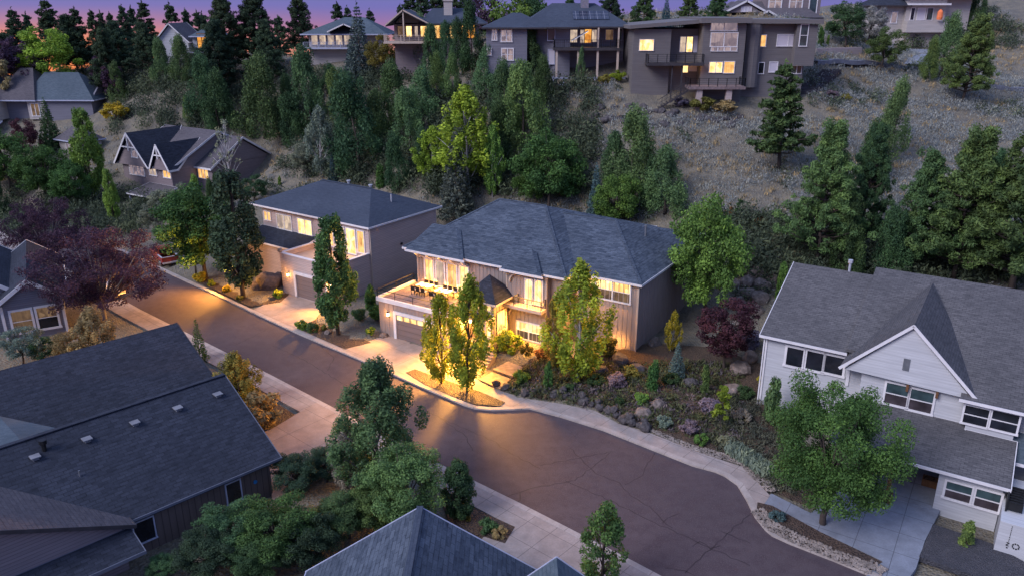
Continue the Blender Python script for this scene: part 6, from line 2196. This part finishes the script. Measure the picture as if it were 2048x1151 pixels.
# cobbles edging the beds
def cobble_row(name, label, pl, w, n, z, s0, seed):
    rng = np.random.default_rng(seed)
    P = [at(*q, z)[:2] for q in pl]
    L = [0]
    for a, b in zip(P, P[1:]):
        L.append(L[-1] + np.linalg.norm(b - a))
    mb = MB()
    bm = bmesh.new()
    for k in range(n):
        d = rng.random() * L[-1]
        i = max(j for j in range(len(P) - 1) if L[j] <= d)
        t = (d - L[i]) / (L[i + 1] - L[i])
        e = (P[i + 1] - P[i]) / (L[i + 1] - L[i])
        p = P[i] + (P[i + 1] - P[i]) * t + np.array([-e[1], e[0]]) * rng.uniform(-w, w)
        s = s0 * (.6 + .8 * rng.random())
        mt = Matrix.Translation((p[0], p[1], z + s * .3)) @ Matrix.Rotation(rng.random() * 6, 4, 'Z') @ Matrix.Diagonal((s, s * .8, s * .6, 1))
        bmesh.ops.create_icosphere(bm, subdivisions=1, radius=1, matrix=mt)
    me = bpy.data.meshes.new(name)
    bm.to_mesh(me)
    bm.free()
    me.materials.append(MATS['cobble'])
    o = bpy.data.objects.new(name, me)
    COL.objects.link(o)
    tag(o, kind='stuff')
cobble_row('cobbles', '', [(1294, 852), (1350, 878), (1400, 898), (1450, 913), (1489, 925), (1512, 950), (1548, 982)], .4, 1300, .14, .065, 1)
cobble_row('cobbles', '', [(1514, 1018), (1545, 1052), (1600, 1080), (1680, 1112), (1745, 1138), (1760, 1128)], .5, 1300, .16, .075, 2)
# flagstones from the steps to the pavement
for k, pg in enumerate([[(985, 738), (1016, 722), (1048, 734), (1024, 752)], [(958, 756), (984, 741), (1022, 755), (1000, 775)]]):
    lab = ['flat warm stone slab at the foot of the entrance steps', 'flat warm stone slab between the steps and the pavement'][k]
    o = MB().prism([xy(*q, .3) for q in pg], .0, .32 - .1 * k).build('stone_slab', 'stone_warm')
    tag(o, lab, 'slab')

# ------------------------------------------------------------------ retaining wall and stair on the hill
q = [hit(1608, 186), hit(1662, 142)]
st = empty('hill_stair', tuple(q[0]))
tag(st, 'dark timber stair climbing the bank right of the modern house', 'stair')
sm = MB()
d = (q[1] - q[0])
for k in range(16):
    p = d * (k / 16)
    sm.box(p[0] - 1.2, p[0] + 1.6, p[1] - .35, p[1] + .3, p[2] - .3, p[2] + .32)
sm.build('tread', 'trim_dark', st)
rw = MB()
P0, P1 = hit(1632, 112), hit(1722, 112)
rw.prism([(P0[0], P0[1]), (P1[0], P1[1]), (P1[0], P1[1] + .5), (P0[0], P0[1] + .5)], min(P0[2], P1[2]) - .8, max(P0[2], P1[2]) + 1.0)
tag(rw.build('retaining_wall', 'siding_taupe'), 'low grey retaining wall along the lane behind the modern house', 'wall')

# ------------------------------------------------------------------ table set for dinner on the roof deck
def on_deck(a, b, z):
    return M.world(a, b, z)
rz_ = PI / 2 - math.radians(122)
tops = [(-21.0, -3.6, 'dark outdoor table set with white plates, left on the roof deck'), (-18.5, -3.9, 'dark outdoor table set with white plates, right on the roof deck')]
for a, b, lab in tops:
    t = empty('dining_table', tuple(on_deck(a, b, 3.815)), rz_)
    tag(t, lab, 'table', 'tables on the roof deck')
    MB().box(-.95, .95, -.5, .5, .70, .75).build('table_top', 'metal_dark', t)
    MB().box(-.8, .8, -.22, .22, .752, .758).build('table_runner', 'cloth_white', t)
    for sx in (-.85, .85):
        for sy in (-.42, .42):
            MB().box(sx - .03, sx + .03, sy - .03, sy + .03, 0, .70).build('leg', 'metal_dark', t)
pm = MB()
pm.tube([(0, 0, 0), (0, 0, .012), (0, 0, .03)], [.1, .17, .2], 14)
pmesh = None
for a, b, lab in tops:
    for i in range(6):
        x, y = (-.6 + .6 * (i % 3)), (-.34 if i < 3 else .34)
        p = on_deck(a + x, b + y, 4.567)
        if pmesh is None:
            o = pm.build('plate', 'china')
            pmesh = o
        else:
            o = pmesh.copy()
            COL.objects.link(o)
        o.location = tuple(p)
        tag(o, 'white plate laid on an outdoor table of the roof deck', 'plate', 'plates on the deck tables')
def chair0():
    t = empty('patio_chair')
    MB().box(-.24, .24, -.24, .24, .42, .47).build('seat', 'metal_dark', t)
    MB().box(-.22, .22, -.2, .22, .47, .52).build('cushion', 'cloth_white', t)
    MB().box(-.24, .24, .22, .26, .47, .92).build('backrest', 'metal_dark', t)
    for sx in (-.21, .21):
        for sy in (-.21, .21):
            MB().box(sx - .02, sx + .02, sy - .02, sy + .02, 0, .42).build('leg', 'metal_dark', t)
    return t
ch0 = chair0()
first = True
for ti, (a, b, lab) in enumerate(tops):
    for i in range(6):
        x, y = (-.6 + .6 * (i % 3)), (-.85 if i < 3 else .85)
        if first:
            c, first = ch0, False
        else:
            c = ch0.copy()
            COL.objects.link(c)
            for k in list(ch0.children):
                q = k.copy()
                COL.objects.link(q)
                q.parent = c
        c.location = tuple(on_deck(a + x, b + y, 3.815))
        c.rotation_euler.z = rz_ + (PI if i < 3 else 0)
        tag(c, ['patio chair with white cushion at the left deck table', 'patio chair with white cushion at the right deck table'][ti] + [' on its street side', ' on its house side'][i // 3] + [', left seat', ', middle seat', ', right seat'][i % 3], 'chair', 'chairs round the deck tables')
# ------------------------------------------------------------------ pickup and parked car up the street
def wheel(par, x, y, r=.38, w=.26):
    t = MB().tube([(x, y - w / 2, r), (x, y + w / 2, r)], r, 18).build('wheel', 'rubber', par)
    MB().tube([(x, y - w / 2 - .012, r), (x, y + w / 2 + .012, r)], r * .6, 12).build('rim', 'metal_light', t)
def pickup(loc, rz):
    t = empty('pickup_truck', loc, rz)
    tag(t, 'dark red pickup truck with silver bed rails parked at the far end of the street', 'pickup')
    b = MB().prism([(-2.7, -.95), (2.75, -.95), (2.75, .95), (-2.7, .95)], .5, .62)
    b.box(.9, 2.7, -.97, .97, .55, 1.12).box(-2.72, .9, -.98, -.86, .5, 1.2).box(-2.72, .9, .86, .98, .5, 1.2).box(-.0, 1.0, -.97, .97, .5, 1.2)
    b.box(-2.7, .0, -.86, .86, .62, .74)
    b.build('body', 'paint_red', t)
    c = MB().prism([(-.9, 1.15), (1.25, 1.15), (.75, 1.85), (-.65, 1.88)], -.82, .82)
    c.v = [(p[0] + .1, p[2], p[1]) for p in c.v]
    cb = c.build('cab', 'paint_red', t)
    w = MB().box(-.83, -.72, -.68, .68, 1.3, 1.75)
    w.box(-.6, .7, -.835, -.825, 1.28, 1.72).box(-.6, .7, .825, .835, 1.28, 1.72)
    w.build('window', 'glass_dark', cb)
    MB().box(-2.76, -2.66, -.86, .86, .62, 1.2).build('tailgate', 'paint_red', t)
    r = MB().box(-2.75, -.85, -1.0, -.84, 1.2, 1.26).box(-2.75, -.85, .84, 1.0, 1.2, 1.26).box(-2.78, -2.64, -1.0, 1.0, 1.2, 1.26)
    r.build('bed_rail', 'metal_light', t)
    MB().box(-2.95, -2.73, -.95, .95, .45, .62).build('bumper', 'metal_light', t)
    for s in (-.92, .92):
        MB().box(-2.78, -2.7, s - .07, s + .07, .75, 1.1).build('tail_light', plain('lens_red%d' % (s > 0), (.35, .02, .02), .3, .1), t)
    MB().box(-2.79, -2.77, -.2, .2, .5, .6).build('number_plate', 'china', t)
    for x in (-1.75, 1.8):
        for y in (-.86, .86):
            wheel(t, x, y)
p = at(330, 522, 0)
pickup((p[0], p[1], .01), math.radians(128))
def car(loc, rz):
    t = empty('parked_car', loc, rz)
    tag(t, 'white parked car glimpsed through the plum tree', 'car')
    b = MB().prism([(-2.2, .35), (2.15, .35), (2.25, .75), (1.2, .95), (-1.9, 1.02), (-2.25, .8)], -.88, .88)
    b.v = [(p[0], p[2], p[1]) for p in b.v]
    b.build('body', 'trim_white', t)
    c = MB().prism([(-1.75, .98), (1.15, .95), (.5, 1.42), (-1.2, 1.46)], -.76, .76)
    c.v = [(p[0], p[2], p[1]) for p in c.v]
    c.build('cabin', 'trim_white', t)
    w = MB().box(-1.1, .45, -.78, -.765, 1.06, 1.36).box(-1.1, .45, .765, .78, 1.06, 1.36)
    w.build('window', 'glass_dark', t)
    for s in (-.7, .7):
        MB().box(-2.28, -2.2, s - .15, s + .15, .7, .9).build('tail_light', 'paint_red', t)
    for x in (-1.35, 1.35):
        for y in (-.8, .8):
            wheel(t, x, y, .32, .22)
p = at(213, 590, 0)
car((p[0], p[1], .02), math.radians(150))
# white house porch things
p = R.world(11.3, -1.0, .13)
b = empty('bench', tuple(p), R.r.rotation_euler.z)
tag(b, 'dark timber bench on the white house porch', 'bench')
MB().box(-.7, .7, -.25, .2, .4, .46).build('seat', 'wood_brown', b)
bk = MB()
for k in range(3):
    bk.box(-.7, .7, .16, .2, .55 + k * .16, .66 + k * .16)
bk.build('backrest', 'wood_brown', b)
for x in (-.65, .65):
    MB().box(x - .05, x + .05, -.22, .2, 0, .4).build('leg', 'wood_brown', b)
for a, bb_, s, lab in ((13.0, -3.6, .45, 'square timber planter by the white house wall'), (10.7, -7.0, .5, 'timber planter at the foot of the porch post')):
    t = empty('planter', tuple(R.world(a, bb_, .12)), R.r.rotation_euler.z)
    tag(t, lab, 'planter', None)
    MB().box(-s, s, -s * .8, s * .8, 0, .5).build('box', 'wood_brown', t)
    MB().box(-s * .85, s * .85, -s * .65, s * .65, .49, .53).build('soil', 'mulch', t)
t = empty('planter', tuple(R.world(12.3, -.9, .13)))
tag(t, 'round dark pot beside the porch bench', 'planter')
MB().tube([(0, 0, 0), (0, 0, .3), (0, 0, .4)], [.22, .34, .3], 12).build('pot', 'metal_dark', t)
# garden lanterns that light the kerb bed on the left
for px, py, wts, hgt, lab in ((470, 578, 19000, 2.6, 'slim black garden lantern under the dark pear tree'), (1226, 706, 260, .35, 'low garden lantern behind the golden shrub at the board wall'), (1108, 724, 260, .35, 'low garden lantern between the golden and the orange shrub')):
    p = hit(px, py)
    t = empty('garden_lantern', tuple(p))
    tag(t, lab, 'lamp')
    MB().tube([(0, 0, 0), (0, 0, hgt)], .04).box(-.12, .12, -.12, .12, hgt + .28, hgt + .33).box(-.1, .1, -.1, .1, hgt - .03, hgt).build('post', 'metal_dark', t)
    MB().box(-.08, .08, -.08, .08, hgt + .001, hgt + .28).build('lamp_glass', 'lamp_glass', t)
    if wts > 1000:
        light(p + np.array([-.2, -.2, hgt - .3]), 420, WARM, .2)
    l = light(p + np.array([0, 0, hgt + .2]), wts, WARM, .2, (-.75, -.66, -.06) if hgt > .5 or wts > 1000 else (.5, .7, .2), 125)
